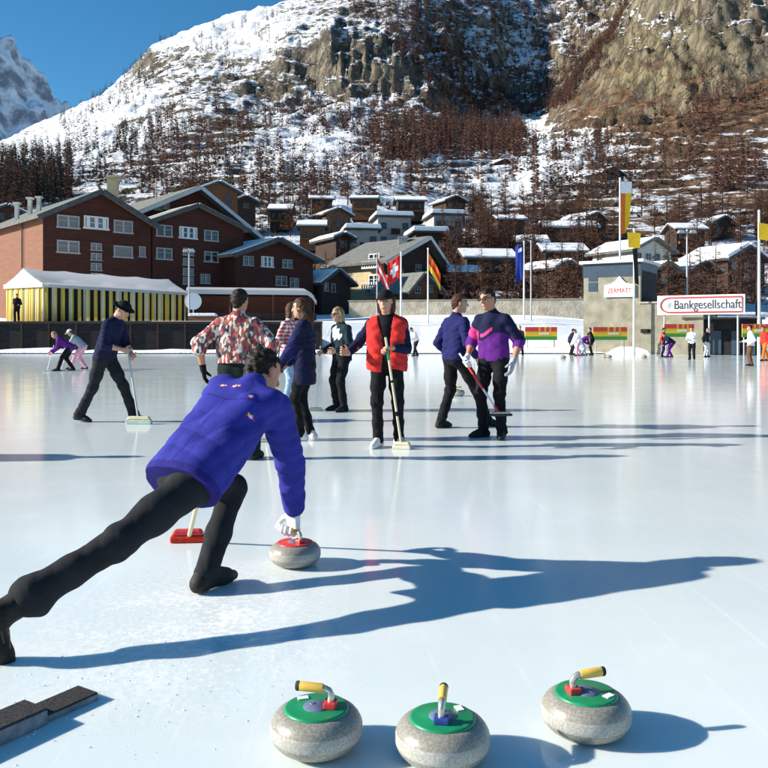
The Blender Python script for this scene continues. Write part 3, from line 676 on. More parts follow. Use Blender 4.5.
# x = along the long front, y = across towards the back
b = MB(); n = 60
for i in range(n):
    x0, x1 = TL*i/n, TL*(i+1)/n; y0, y1 = .07*math.sin(i*1.9), .07*math.sin((i+1)*1.9)
    b._add([(x0,y0,0),(x1,y1,0),(x1,y1,TH),(x0,y0,TH)], [(0,1,2,3)], 0, True)
o = b.build('front_wall', M['tent_stripe'], tent)
sol = o.modifiers.new('thickness', 'SOLIDIFY'); sol.thickness = .02
b = MB()
for i in range(24):
    y0, y1 = TW*i/24, TW*(i+1)/24; x0, x1 = .05*math.sin(i*1.7), .05*math.sin((i+1)*1.7)
    b._add([(x0,y0,0),(x1,y1,0),(x1,y1,TH),(x0,y0,TH)], [(0,1,2,3)], 0, True)
o = b.build('end_wall', M['tent_end'], tent); o.modifiers.new('thickness', 'SOLIDIFY').thickness = .02
b = MB(); 
NX, NY = 48, 12; vs = []
for i in range(NX+1):
    x = -.12+(TL+.24)*i/NX; ph = (x/TL*4) % 1; 
    for j in range(NY+1):
        y = -.12+(TW+.24)*j/NY; q = 1-abs(y-TW/2)/(TW/2+.12)
        sag = .13*math.sin(math.pi*min(max(ph,0),1))*math.sin(math.pi*.5*min(1,max(q,0)))
        vs.append((x, y, TH+TR*q*(1-.12*math.sin(math.pi*q))-sag*.8))
b._add(vs, [(i*(NY+1)+j,(i+1)*(NY+1)+j,(i+1)*(NY+1)+j+1,i*(NY+1)+j+1) for i in range(NX) for j in range(NY)], 0, False)
b._add([(-.1,0,TH-.02),(-.1,TW,TH-.02),(-.1,TW/2,TH+TR-.05)], [(0,1,2)]); b._add([(TL+.1,0,TH-.02),(TL+.1,TW,TH-.02),(TL+.1,TW/2,TH+TR-.05)], [(0,1,2)])
b.box((TL/2,-.14,TH-.10), (TL+.3,.03,.34)); b.box((-.14,TW/2,TH-.10), (.03,TW+.3,.34))
b.build('roof', M['tent_roof'], tent)
for x in np.linspace(0, TL, 5):
    MB().tube([(x,-.03,0),(x,-.03,TH)], .04, 8).build('pole', M['pole_white'], tent)
# long white canopy
cn = empty('canopy', at(186, 300, 70)); cn.location.z = 2.25; cn.rotation_euler = (0,0,R(12)); tag(cn, 'long low white awning with rounded end beside the striped tent', 'awning')
b = MB(); CL = 11.2
for i in range(28):
    x0, x1 = CL*i/28, CL*(i+1)/28
    dz = lambda x: -.9*max(0, (x-CL+.9)/.9)**2
    b.poly([(x0,0,2.95+dz(x0)),(x1,0,2.95+dz(x1)),(x1,0,2.55+dz(x1)),(x0,0,2.55+dz(x0))], (0,.06,0))
    b._add([(x0,0.06,2.95+dz(x0)),(x1,.06,2.95+dz(x1)),(x1,3,3.3+dz(x1)),(x0,3,3.3+dz(x0))], [(0,1,2,3)])
b.build('awning_cloth', M['tent_roof'], cn)
for x in (0.1, 3.7, 7.4, 11.0): MB().tube([(x,.1,0),(x,.1,2.6)], .05, 8).build('post', M['wood_brown'], cn)
MB().box((CL/2,2.9,1.25), (CL,.1,2.5)).build('back_panel', M['wood_red'], cn)
m = MB(); m.box((CL*.5,.12,.5), (CL,.08,.9)); m.build('front_panel', M['wood_dark'], cn)
ds = empty('round_sign', at(193, 306, 66)); ds.location.z = 2.25; tag(ds, 'round white disc on a short post in front of the awning', 'sign')
MB().tube([(0,.05,0),(0,.05,1.6)], .05, 8).build('post', M['pole_white'], ds)
MB().tube([(0,0,1.75),(0,.08,1.75)], .68, 32).build('disc', M['sign_white'], ds)
cr = empty('covered_bench', at(203, 320, 64)); cr.location.z = 2.25; tag(cr, 'snow-covered bench in front of the awning', 'bench')
MB().box((0,0,.25), (2.2,.6,.5)).build('seat', M['wood_brown'], cr); MB().box((0,0,.62), (2.3,.7,.24), taper=.85).build('snow_cap', M['snow'], cr, bevel=.08)

# low wall and boards along the far right edge
lw = empty('low_wall', at(475, 318, 76)); lw.location.z = tz_at(lw.location.x, 76)-.3; lw.rotation_euler.z = R(-12); tag(lw, 'pale low stone wall behind the far snow slope', 'wall')
MB().box((0,0,.8), (24,.4,1.7)).build('wall', M['stone_wall'], lw); MB().box((0,0,1.69), (24.2,.5,.12)).build('coping', M['concrete'], lw)

# rink building with peaked sign
C0 = Vector((17.2,55,0)); FA = Vector((-.85,.53,0)).normalized(); SA = Vector((.53,.85,0)).normalized(); FN = Vector((-.53,-.85,0)).normalized(); U = Vector((0,0,1))
rb = empty('rink_building', C0); tag(rb, 'square beige rink building with blue fascia and flat white roof edge', 'building')
ax = (FA, SA, U)
MB().box(FA*1.95+SA*2.2+U*2.6, (3.9,4.4,5.3), ax).build('wall', M['concrete'], rb)
MB().box(FA*1.95+SA*2.2+U*5.72, (3.96,4.46,.93), ax).build('fascia', M['band_blue'], rb)
MB().box(FA*1.95+SA*2.2+U*6.29, (4.4,4.9,.2), ax).build('roof', M['white_paint'], rb)
m = MB().box(FA*-.02+SA*2.3+U*4.0, (.05,3.9,3.3), ax); m.build('side_shade', M['shade_dark'], rb)  # added dark sheet, paints the shade on this side wall
f = facade((17.2,55), (-FA.x,-FA.y))
for px, py in ((593,277),(593,287)):
    q = at(px, py, 56.8); t_, z_, d_ = f(px, py)
    MB().box(C0*0-FA*t_+FN*.012+U*z_, (.62,.05,.62), ax).build('window', M['band_blue'], rb)
MB().box(-FA*2.0+SA*1.9+U*1.55, (3.99,3.8,3.7), ax).build('extension', M['concrete'], rb)
MB().box(-FA*2.0+SA*1.9+U*3.45, (4.2,4.0,.1), ax).build('extension_roof', M['stone_wall'], rb)
m = MB(); m.box(-FA*.35+FN*.08+U*1.55, (.6,.12,.25), ax); m.build('dark_vent', M['shade_dark'], rb)
def text(body, size, parent, loc, rot, m, name='lettering', sx=1.0, ext=.012):
    cu = bpy.data.curves.new(name, 'FONT'); cu.body = body; cu.size = size; cu.align_x = 'CENTER'; cu.align_y = 'CENTER'; cu.extrude = ext; cu.offset = 0
    cu.materials.append(M[m]); o = bpy.data.objects.new(name, cu); COL.objects.link(o)
    bpy.context.view_layer.update(); me = bpy.data.meshes.new_from_object(o.evaluated_get(bpy.context.evaluated_depsgraph_get()))
    bpy.data.objects.remove(o); o = link(bpy.data.objects.new(name, me), parent)
    o.location = loc; o.rotation_euler = rot; o.scale = (sx,1,1); return o
sr = empty('peaked_sign', C0); tag(sr, 'white sign with a mountain-shaped top and red lettering on the rink building', 'sign')
t1, zl, d1 = f(620, 297); zt = CAMH-(277-HZ)/FP*d1; c = -FA*t1+FN*.08
sw = 1.05
def sp_(x, z): return c+(-FA)*x+U*z
zz0, zz1, zz2 = zl, zl+.82, zl+1.42
MB().poly([sp_(-sw,zz0), sp_(sw,zz0), sp_(sw,zz1), sp_(.45,zz1+.12), sp_(.2,zz1+.35), sp_(0,zz2), sp_(-.12,zz2-.12), sp_(-.3,zz1+.25), sp_(-.6,zz1+.1), sp_(-sw,zz1)], FN*.06).build('board', M['sign_white'], sr)
yaw = math.atan2(-FA.y, -FA.x)
text('ZERMATT', .46, sr, tuple(sp_(0, zl+.42)+FN*.065), (R(90),0,yaw), 'sign_red', sx=.80)
# long sign
s0, s1 = at(657.5, 304, 52.6), at(745, 304, 50.0); s0.z = s1.z = 0
SD = (s1-s0); SWid = SD.length; SD.normalize(); SN = Vector((SD.y,-SD.x,0))
zc0 = CAMH-(305.5-HZ)/FP*52.6; zc1 = CAMH-(303-HZ)/FP*50
sg = empty('long_sign', (s0+s1)/2); sg.location.z = zc0-.62; tag(sg, 'long white board sign with red border and dark lettering above the rink edge', 'sign')
ax = (SD, SN, U); hh = 1.22
MB().box(U*.62, (SWid,.1,hh), ax).build('board', M['sign_white'], sg)
m = MB(); xl, xr, z0_, z1_ = -SWid/2+.75, SWid/2-.16, .16, 1.08
pts = []
for k in range(13):
    a_ = math.pi/2+math.pi*k/12; pts.append(SD*(xl+.55*math.cos(a_))+U*(.62+.46*math.sin(a_))+SN*.07)
pts = [SD*xr+U*z1_+SN*.07]+pts+[SD*xr+U*z0_+SN*.07, SD*xr+U*z1_+SN*.07]
m.tube(pts, .045, 6); m.build('border', M['sign_red'], sg)
m = MB(); ec = SD*(xl-.02)+U*.62+SN*.065
for k in range(4):
    a_ = math.pi*k/4; dv = SD*math.cos(a_)+U*math.sin(a_); m.box(ec, (.42,.02,.06 if k % 2 == 0 else .03), (dv, SN, dv.cross(SN)))
m.build('emblem', M['pole_grey'], sg)
text('Bankgesellschaft', .80, sg, tuple(SD*.40+U*.62+SN*.065), (R(90),0,math.atan2(SD.y,SD.x)), 'sign_ink', sx=.76)
for x in (-SWid*.42, SWid*.1, SWid*.42):
    m = MB(); m.tube([SD*x+SN*-.1+U*.5, SD*x+SN*-.1-U*(sg.location.z)], .06, 8); m.build('post', M['pole_grey'], sg)
# dark container shed under the sign
sh = empty('storage_shed', at(722, 340, 52.5)); sh.location.z = 0; sh.rotation_euler = (0,0,R(-28)); tag(sh, 'dark open-sided storage shed under the long sign', 'shed')
MB().box((0,1.2,1.15), (4.4,2.2,2.3)).build('wall', M['shade_dark'], sh); MB().box((0,1.1,2.36), (4.8,2.6,.12)).build('roof', M['roof_dark'], sh)
for x in (-1.4, -.3, .8, 1.7): MB().box((x,.05,.8), (.5,.1,1.5)).build('door', M['teal_door'] if 'teal_door' in M else M['band_blue'], sh)

# banner boards, red / yellow / green
def banner(px0, px1, py0, py1, d, label):
    a_, b_ = at(px0, py1, d), at(px1, py1, d); w = b_.x-a_.x; h = (py1-py0)/FP*d; zb = a_.z
    r = empty('advertising_board', ((a_.x+b_.x)/2, d, zb)); tag(r, label, 'board', 'striped boards along the far rink edge')
    MB().box((0,0,h*.5), (w,.05,h)).build('board', M['sign_yellow'], r)
    m = MB()
    x = -w/2
    for k, ww in enumerate((.42, .06, .12, .06, .1, .05, .19)):
        if k % 2 == 0: m.box((x+ww*w/2,-.03,h*.82), (ww*w,.02,h*.34))
        x += ww*w
    m.build('red_stripe', M['sign_red'], r)
    m = MB(); m.box((0,-.031,h*.14), (w*.999,.02,h*.27)); m.build('green_stripe', M['sign_green'], r)
    m = MB(); m.box((w*.1,-.03,h*.5), (w*.3,.015,h*.14)); m.build('pale_mark', M['sign_white'], r)
    for s in (-1, 1): MB().tube([(s*w*.42,.05,h*.9),(s*w*.42,.05,-1.2)], .035, 6).build('post', M['pole_grey'], r)
banner(525, 557, 327, 340, 58.0, 'red yellow and green board behind the lone skater')
banner(593, 627, 327, 340, 54.2, 'red yellow and green board in front of the rink building')
banner(664, 694, 324, 337, 51.0, 'red yellow and green board behind the players in red and purple')
banner(742, 770, 324, 337, 49.0, 'red yellow and green board at the right edge by the white pole')
banner(458, 476, 327, 338, 60.0, 'red yellow and green board glimpsed between the two men in blue')

# ------------------------------------------------------------------ flagpoles and lamps
def pole(name, label, cat, px, ytop, d, rad=.055, m='pole_white', group=None, z0=None):
    x = (px-384)/FP*d; z0 = tz_at(x, d) if z0 is None else z0; zt = CAMH-(ytop-HZ)/FP*d
    r = empty(name, (x, d, z0)); tag(r, label, cat, group)
    MB().tube([(0,0,-.1),(0,0,zt-z0)], [rad*1.25, rad*.75], 10).build('pole', M[m], r)
    MB().lathe([(0,.2),(.06,.17),(.085,.09),(.06,.02),(0,0)], 12, (0,0,zt-z0)).build('finial', M[m], r)
    return r, zt-z0
def flag(parent, ztop, W, H_, cols, lean=.5, seed=1, sw=1, cross=None, horizontal=True):
    n, k = 26, 20; vs = []; rg = random.Random(seed); ph = rg.random()*6
    for i in range(n+1):
        s = i/n
        for j in range(k+1):
            q = j/k
            x = sw*(W*s*(.55+.25*(1-lean))+.03); y = .16*math.sin(5*s+2.2*q+ph)*s+.07*math.sin(11*s+ph)*s
            z = ztop-H_*q-W*lean*s*1.1-.05*math.sin(6*s+ph)
            vs.append((x, y, z))
    fs, mi = [], []
    for i in range(n):
        for j in range(k):
            fs.append((i*(k+1)+j,(i+1)*(k+1)+j,(i+1)*(k+1)+j+1,i*(k+1)+j+1))
            q = (j+.5)/k if horizontal else (i+.5)/n
            c = int(q*len(cols)); 
            if cross:
                u_, v_ = (i+.5)/n-.5, ((j+.5)/k-.5)
                c = 1 if (abs(u_) < .1 and abs(v_) < .32) or (abs(v_) < .1 and abs(u_) < .32) else 0
            mi.append(c)
    me = np_mesh('flag', np.array(vs), np.array(fs), [M[c] for c in cols], mi)
    o = link(bpy.data.objects.new('flag', me), parent); o.modifiers.new('thickness', 'SOLIDIFY').thickness = .015
    return o
GF = 'flagpoles beside the rink'
r, h = pole('flagpole', 'white flagpole with red and white flag, leftmost of the flags', 'flagpole', 377, 255, 70, .05, 'pole_grey', GF); flag(r, h-.1, 1.9, 1.3, ['flag_red','flag_white','flag_red'], 1.1, 3)
r, h = pole('flagpole', 'white flagpole with red flag bearing a white cross', 'flagpole', 401, 254, 68, .075, 'pole_white', GF); flag(r, h-.1, 1.5, 1.9, ['flag_red','flag_white'], .35, 5, -1, True)
r, h = pole('flagpole', 'white flagpole with orange, red and yellow flag', 'flagpole', 428, 250, 69, .065, 'pole_white', GF); flag(r, h-.1, 1.8, 1.4, ['flag_orange','flag_red','flag_yellow'], .95, 8)
r, h = pole('flagpole', 'white flagpole with long dark blue banner', 'flagpole', 524, 243, 72, .075, 'pole_white', GF); 
m = flag(r, h-.1, .9, 3.2, ['flag_blue','flag_white'], .15, 11, -1, None, True); m.data.polygons.foreach_set('material_index', np.array([1 if (j in (2,3) and 5 < i < 18) else 0 for i in range(26) for j in range(20)], np.int32))
r, h = pole('flagpole', 'bare dark grey pole right beside the blue banner', 'flagpole', 531, 243, 71, .06, 'pole_grey', GF)
r, h = pole('flagpole', 'tall white mast with white, red and yellow vertical banner behind the rink building', 'flagpole', 620, 180, 62, .07, 'pole_white', GF)
m = MB(); m.poly([(.08,0,h-.1),(.92,.06,h-.12),(.90,.05,h-1.0),(.08,0,h-1.0)], (0,.03,0)); m.build('banner_head', M['flag_white'], r)
m = MB(); m.poly([(.08,0,h-1.0),(.42,.05,h-1.0),(.40,.08,h-4.0),(.08,0,h-4.1)], (0,.03,0)); m.build('banner_red', M['flag_orange'], r)
m = MB(); m.poly([(.42,.05,h-1.0),(.90,.05,h-1.0),(.70,.1,h-3.4),(.40,.08,h-4.0)], (0,.03,0)); m.build('banner_yellow', M['flag_yellow'], r)
r, h = pole('flagpole', 'white pole with yellow flag and black streamer in front of the rink building', 'flagpole', 634, 231, 54.5, .065, 'pole_white', GF, 0)
m = MB(); m.poly([(-.45,-.1,h-.1),(.42,-.1,h-.15),(.36,-.12,h-1.15),(-.4,-.1,h-1.1)], (0,.03,0)); m.build('flag', M['flag_yellow'], r)
m = MB(); m.poly([(-.14,-.14,h-1.16),(.18,-.14,h-1.2),(.26,-.2,h-3.6),(.02,-.2,h-3.5)], (0,.03,0)); m.build('streamer', M['flag_dark'], r)
r, h = pole('flagpole', 'white pole with a small yellow flag at the right edge', 'flagpole', 759, 213, 50, .085, 'pole_white', GF, 0)
m = MB(); m.poly([(-.06,-.1,h-.6),(.55,-.1,h-.7),(.5,-.12,h-1.7),(-.06,-.1,h-1.6)], (0,.03,0)); m.build('flag', M['flag_yellow'], r)
def lamp(px, ytop, d, label, dx=.45, z0=None):
    r, h = pole('street_lamp', label, 'lamp', px, ytop, d, .06, 'pole_grey', None, z0)
    for s in (-1, 1):
        MB().tube([(0,0,h-.05),(s*dx,0,h+.05)], .035, 6).build('arm', M['pole_grey'], r)
        MB().box((s*dx,0,h+.02), (.5,.35,.22), taper=.7).build('lamp_head', M['plaster_grey'], r, bevel=.04)
lamp(687, 232, 56, 'grey twin-headed floodlight mast behind the long sign', .4)
lamp(189, 251, 66, 'white lamp post in front of the middle hotel block', .25, 2.25)
# ------------------------------------------------------------------ trees
def larch_mesh(rg, H_, n, wide=.2, up=.25, thin=.05, base=.12):
    V_, F_ = [], []
    for i in range(n):
        t = base+(1-base)*(i+rg.random())/n; z = H_*t; a_ = rg.random()*6.283; Lb = H_*wide*((1-t)**.8*.9+.07)*(.6+.6*rg.random())
        dx, dy = math.cos(a_), math.sin(a_); tip = (dx*Lb, dy*Lb, z+Lb*(up*(rg.random()*1.6-.5))); w = H_*thin*(.5+.6*rg.random())*(.4+.6*(1-t))
        b_ = len(V_); V_ += [(0,0,z-w*.3), (dx*Lb*.55-dy*w*.3, dy*Lb*.55+dx*w*.3, z+Lb*.1-w*.55), tip, (dx*Lb*.5+dy*w*.3, dy*Lb*.5-dx*w*.3, z+Lb*.14+w*.45)]
        F_.append((b_,b_+1,b_+2,b_+3))
    return V_, F_
def branchy(rg, H_, n):                    # crown of many fine upswept twigs on limbs
    m = MB()
    for i in range(n):
        t = .16+.82*(i+rg.random())/n; a_ = rg.random()*6.283; Lb = H_*.24*((1-t)**.75+.06)*(.6+.6*rg.random())
        p0 = Vector((0,0,H_*t)); d_ = Vector((math.cos(a_), math.sin(a_), rg.uniform(-.05,.45))).normalized(); p1 = p0+d_*Lb
        m.tube([p0, p0.lerp(p1,.5)-Vector((0,0,.05*Lb)), p1], [.045*(1-t)+.016,.03*(1-t)+.012,.007], 3, cap=False)
        for k in range(9):
            s = .2+.8*rg.random(); q = p0.lerp(p1, s); e = Vector((rg.uniform(-1,1), rg.uniform(-1,1), rg.uniform(-.5,.8))).normalized()*Lb*rg.uniform(.18,.4)+d_*Lb*.12
            sd = e.cross(Vector((0,0,1))).normalized()*Lb*.035
            m._add([q-sd, q+e*.6-sd*.4+Vector((0,0,-.04*Lb)), q+e, q+sd], [(0,1,2,3)])
    return m
protos = []
for k in range(6):
    rg = random.Random(50+k); H_ = 10.0
    c = branchy(rg, H_, 88); cm = c.build('crown', M['larch_rust'] if k % 3 == 1 else (M['twig_grey'] if k == 5 else M['larch']))
    tr = MB().tube([(0,0,-1.2),(.05,0,H_*.5),(0,0,H_*.99)], [.17,.10,.015], 6).build('trunk', M['bark'])
    protos.append((cm.data, tr.data)); bpy.data.objects.remove(cm); bpy.data.objects.remove(tr)
def in_poly(px, py, P):
    c = False; n = len(P)
    for i in range(n):
        x0, y0 = P[i]; x1, y1 = P[i-1]
        if (y0 > py) != (y1 > py) and px < (x1-x0)*(py-y0)/(y1-y0)+x0: c = not c
    return c
FOREST = [([(395,-60),(650,-60),(610,50),(566,104),(530,112),(470,105),(420,80),(385,40)], 1.0),
          ([(440,85),(480,90),(520,120),(538,152),(470,158),(385,158),(405,125)], .55),
          ([(548,150),(640,112),(768,80),(900,60),(900,260),(520,262),(470,225),(530,200)], .14),
          ([(640,20),(768,-20),(768,60),(690,90)], .05),
          ([(140,150),(280,135),(340,150),(330,200),(150,205)], .10),
          ([(345,-40),(440,-40),(420,35),(350,12)], .8),
          ([(110,120),(250,90),(258,140),(120,150)], .13), ([(-60,168),(70,172),(75,225),(-60,225)], .36),
          ([(255,50),(440,45),(440,135),(255,130)], .12), ([(340,150),(400,145),(400,205),(330,205)], .09), ([(400,150),(560,165),(540,205),(400,205)], .07),
          ([(370,90),(420,80),(420,160),(360,160)], .22), ([(60,60),(300,0),(300,100),(60,140)], .09), ([(0,150),(150,140),(150,180),(0,180)], .10),
          ([(440,205),(600,205),(600,312),(440,312)], .62), ([(655,220),(800,220),(800,300),(655,300)], .7), ([(190,195),(345,195),(345,240),(190,240)], .38)]
def density(px, py):
    return max([w for P_, w in FOREST if in_poly(px, py, P_)] or [0.0])
near, farl = [], []
rg = random.Random(3)
for i in range(95000):
    u = rg.uniform(ua[0]*.92, ua[-1]*.92); d = 100*(1300/100)**rg.random(); x = u*d; z = tz_at(x, d); px, py = 384+u*FP, HZ-(z-CAMH)/d*FP
    if py < -70: continue
    dn = density(px, py-6)
    cl = float(vnoise(np.array([x/28.]), np.array([d/28.]), 91)[0])
    if rg.random() > (dn*min(1.2, .15+3.2*max(cl-.15,0)**1.5) if dn < .95 else .75)*(.9 if d > 230 else .8): continue
    (near if d < 235 else farl).append((d, x, z, rg.random()))
near.sort()
HOUSES = [o for o in COL.objects if o.get('category') in ('house','hotel','apartment block')]
def clear_of(x, y): return all((o.location.x+1.5-x)**2+(o.location.y+3-y)**2 > 4.2**2 for o in HOUSES)
near = [q for q in near if clear_of(q[1], q[0])]
if len(near) > 270:
    keep = sorted(rg.sample(range(len(near)), 270)); near = [near[i] for i in keep]
BIG = []
for px_, d_, q_ in ((668,78,.5),(700,90,.7),(716,80,.45),(741,94,.8),(757,86,.6),(562,84,.75),(578,92,.9),(546,97,.8),(598,80,.6),(482,92,.5),(456,86,.45),(507,99,.7),(532,92,.7),(340,112,.6),(326,104,.4),(352,120,.5),(583,82,.55),(655,92,.6),(690,82,.4)):
    x_ = (px_-384)/FP*d_; BIG.append((d_, x_, tz_at(x_, d_)-.2, q_+1.0))
near = BIG+near
LBL = {0: 'bare reddish-brown larch on the snowy slope above the village', 1: 'rusty orange-brown bare larch on the slope above the village', 5: 'grey-brown leafless tree on the slope above the village'}
for i, (d, x, z, q) in enumerate(near):
    k = rg.randrange(6); s = (.55+.6*q)*(.62 if d < 120 else 1.0)
    if i < len(BIG): s = .62+.35*(q-1); k = (1, 0, 4)[i % 3]
    t = empty('larch_tree', (x, d, z), q*6.28); t.scale = (s*1.1, s*1.1, s)
    tag(t, LBL[1] if k % 3 == 1 else LBL.get(k, LBL[0]), 'tree', 'bare larches on the lower slope')
    for me_, nm in zip(protos[k], ('crown', 'trunk')): link(bpy.data.objects.new(nm, me_), t)
# the wood further up reads as one mass
VV, FF, MI = [], [], []; base = 0
tpl = [larch_mesh(random.Random(200+k), 1.0, 80, .18, .35, .032) for k in range(8)]
tpl = [(np.array(v), np.array(f_)) for v, f_ in tpl]
tpt = [(np.array([(-.012,0,-.1),(.012,0,-.1),(0,.012,-.1),(0,0,.95)]), np.array([(0,1,3,3),(1,2,3,3)]))]
for (d, x, z, q) in farl:
    v, f_ = tpl[rg.randrange(8)]; H_ = (8+8*q)*(1.0 if d > 330 else .85); a_ = rg.random()*6.28; c_, s_ = math.cos(a_), math.sin(a_)
    w = np.stack([(v[:,0]*c_-v[:,1]*s_)*H_*1.15+x, (v[:,0]*s_+v[:,1]*c_)*H_*1.15+d, v[:,2]*H_+z-.4], 1)
    VV.append(w); FF.append(f_+base); base += len(w)
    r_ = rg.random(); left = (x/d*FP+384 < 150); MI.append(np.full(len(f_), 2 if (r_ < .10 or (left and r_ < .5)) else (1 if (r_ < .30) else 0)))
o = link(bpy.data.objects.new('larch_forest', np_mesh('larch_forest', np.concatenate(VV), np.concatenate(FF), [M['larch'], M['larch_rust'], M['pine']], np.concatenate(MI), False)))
tag(o, 'far brown larch wood spread over the mountainside', 'wood', kind='stuff')
# low brown scrub filling the lower slopes
rg = random.Random(77); VV, FF, base = [], [], 0
for i in range(16000):
    u = rg.uniform(ua[0]*.8, ua[-1]*.85); d = 92*(420/92)**rg.random(); x = u*d; cl = float(vnoise(np.array([x/14.]), np.array([d/14.]), 131)[0])
    if rg.random() > max(0, cl-.42)*2.0 or not clear_of(x, d): continue
    z = tz_at(x, d); s_ = rg.uniform(.5, 1.5)*(1+d/500); n = 14; v = np.zeros((n*3, 3))
    for q in range(n):
        a_ = rg.random()*6.28; e = rg.uniform(.2, 1.2); dx, dy = math.cos(a_)*s_, math.sin(a_)*s_; l = rg.uniform(.5, 1)
        v[q*3] = (x-dy*.10, d+dx*.10, z-.2); v[q*3+1] = (x+dy*.10, d-dx*.10, z-.2+.1*s_); v[q*3+2] = (x+dx*l, d+dy*l, z+s_*e)
    VV.append(v); FF.append(np.arange(n*3).reshape(n, 3)+base); base += n*3
o = link(bpy.data.objects.new('undergrowth', np_mesh('undergrowth', np.concatenate(VV), np.concatenate(FF), [M['twig_grey']], None, False)))
tag(o, 'low leafless brown scrub on the lower slopes', 'scrub', kind='stuff')
print('trees near', len(near), 'far', len(farl))

# ------------------------------------------------------------------ people: distance fields meshed as one surface
def V3(*a): return np.array(a[0] if len(a) == 1 else a, float)
def unit(v): return v/(np.linalg.norm(v)+1e-9)
def rc(a, b_, ra, rb, k=.03): return ('rc', V3(a), V3(b_), ra, rb, k)
def el(c, r, axes, k=.02): return ('el', V3(c), V3(r), np.array([V3(x) for x in axes]), k)
def field_mesh(prims, vox, cuts=(), disp=0.0, seed=0, fold=.11, creases=()):
    lo = np.full(3, 1e9); hi = -lo
    for p in prims:
        if p[0] == 'rc':
            r = max(p[3], p[4]); lo = np.minimum(lo, np.minimum(p[1], p[2])-r); hi = np.maximum(hi, np.maximum(p[1], p[2])+r)
        else: r = p[2].max(); lo = np.minimum(lo, p[1]-r); hi = np.maximum(hi, p[1]+r)
    pad = 4*vox+disp*2; lo -= pad; hi += pad; n = np.ceil((hi-lo)/vox).astype(int)+1
    G = np.full(n, .25, np.float32); axs = [lo[i]+vox*np.arange(n[i]) for i in range(3)]
    for p in prims:
        k = p[-1]
        if p[0] == 'rc':
            r = max(p[3], p[4]); a, b_ = np.minimum(p[1], p[2])-r, np.maximum(p[1], p[2])+r
        else: r = p[2].max(); a, b_ = p[1]-r, p[1]+r
        m_ = k+3*vox+disp; i0 = np.maximum(((a-m_-lo)/vox).astype(int), 0); i1 = np.minimum(((b_+m_-lo)/vox).astype(int)+2, n)
        X, Y, Z = axs[0][i0[0]:i1[0]][:,None,None], axs[1][i0[1]:i1[1]][None,:,None], axs[2][i0[2]:i1[2]][None,None,:]
        if p[0] == 'rc':
            A, B_ = p[1], p[2]; ab = B_-A; L2 = max(ab@ab, 1e-9)
            t = np.clip(((X-A[0])*ab[0]+(Y-A[1])*ab[1]+(Z-A[2])*ab[2])/L2, 0, 1)
            dd = np.sqrt((X-A[0]-t*ab[0])**2+(Y-A[1]-t*ab[1])**2+(Z-A[2]-t*ab[2])**2)-(p[3]+(p[4]-p[3])*t)
        else:
            c, r3, ax = p[1], p[2], p[3]; q = [(X-c[0])*ax[i][0]+(Y-c[1])*ax[i][1]+(Z-c[2])*ax[i][2] for i in range(3)]
            k0 = np.sqrt(sum((q[i]/r3[i])**2 for i in range(3))); k1 = np.sqrt(sum((q[i]/r3[i]**2)**2 for i in range(3)))+1e-6
            dd = k0*(k0-1)/k1
        sl = tuple(slice(i0[i], i1[i]) for i in range(3)); g = G[sl]
        h = np.clip(.5+.5*(g-dd)/k, 0, 1); G[sl] = g*(1-h)+dd*h-k*h*(1-h)
    if disp:
        I = np.nonzero(np.abs(G) < .06); P_ = [axs[i][I[i]] for i in range(3)]; rg_ = np.random.default_rng(seed); f_ = 0
        for q in range(7):
            kv = rg_.normal(size=3); kv[2] *= 1.6; kv = unit(kv)*math.pi/(fold*rg_.uniform(.6, 1.6)); ph = rg_.random()*6.28
            f_ = f_+(.62-np.abs(np.sin(P_[0]*kv[0]+P_[1]*kv[1]+P_[2]*kv[2]+ph+1.3*np.sin(P_[2]*8+P_[0]*5+q*2))))*rg_.uniform(.5,1.2)
        mk_ = .35
        for (c_, r_) in creases: mk_ = mk_+np.exp(-((P_[0]-c_[0])**2+(P_[1]-c_[1])**2+(P_[2]-c_[2])**2)/r_**2)
        f_ = f_*np.minimum(mk_, 1.15)
        G[I] += (disp*.42*f_).astype(np.float32)
    for cf in cuts:
        G = np.maximum(G, cf(axs[0][:,None,None], axs[1][None,:,None], axs[2][None,None,:]).astype(np.float32))
    G[0], G[-1] = .2, .2; G[:,0], G[:,-1] = .2, .2; G[:,:,0], G[:,:,-1] = .2, .2
    ins = G < 0; c8 = [ins[i:n[0]-1+i, j:n[1]-1+j, k:n[2]-1+k] for i in (0,1) for j in (0,1) for k in (0,1)]
    s = sum(c.astype(np.int8) for c in c8); act = (s > 0) & (s < 8); I = np.nonzero(act); nv = len(I[0])
    vid = np.full(act.shape, -1, np.int32); vid[I] = np.arange(nv)
    acc = np.zeros((nv,3)); cnt = np.zeros(nv)
    corners = [(i,j,k) for i in (0,1) for j in (0,1) for k in (0,1)]; val = {c: G[I[0]+c[0], I[1]+c[1], I[2]+c[2]] for c in corners}
    for c in corners:
        for axi in range(3):
            if c[axi] == 0:
                e = list(c); e[axi] = 1; e = tuple(e); a, b_ = val[c], val[e]; mk = (a < 0) != (b_ < 0); t = np.where(mk, a/(a-b_+1e-12), 0)
                for q in range(3):
                    acc[:,q] += np.where(mk, c[q]+(t if q == axi else 0), 0)
                cnt += mk
    P_ = lo+vox*(np.stack(I, 1)+acc/np.maximum(cnt,1)[:,None]); Fs = []
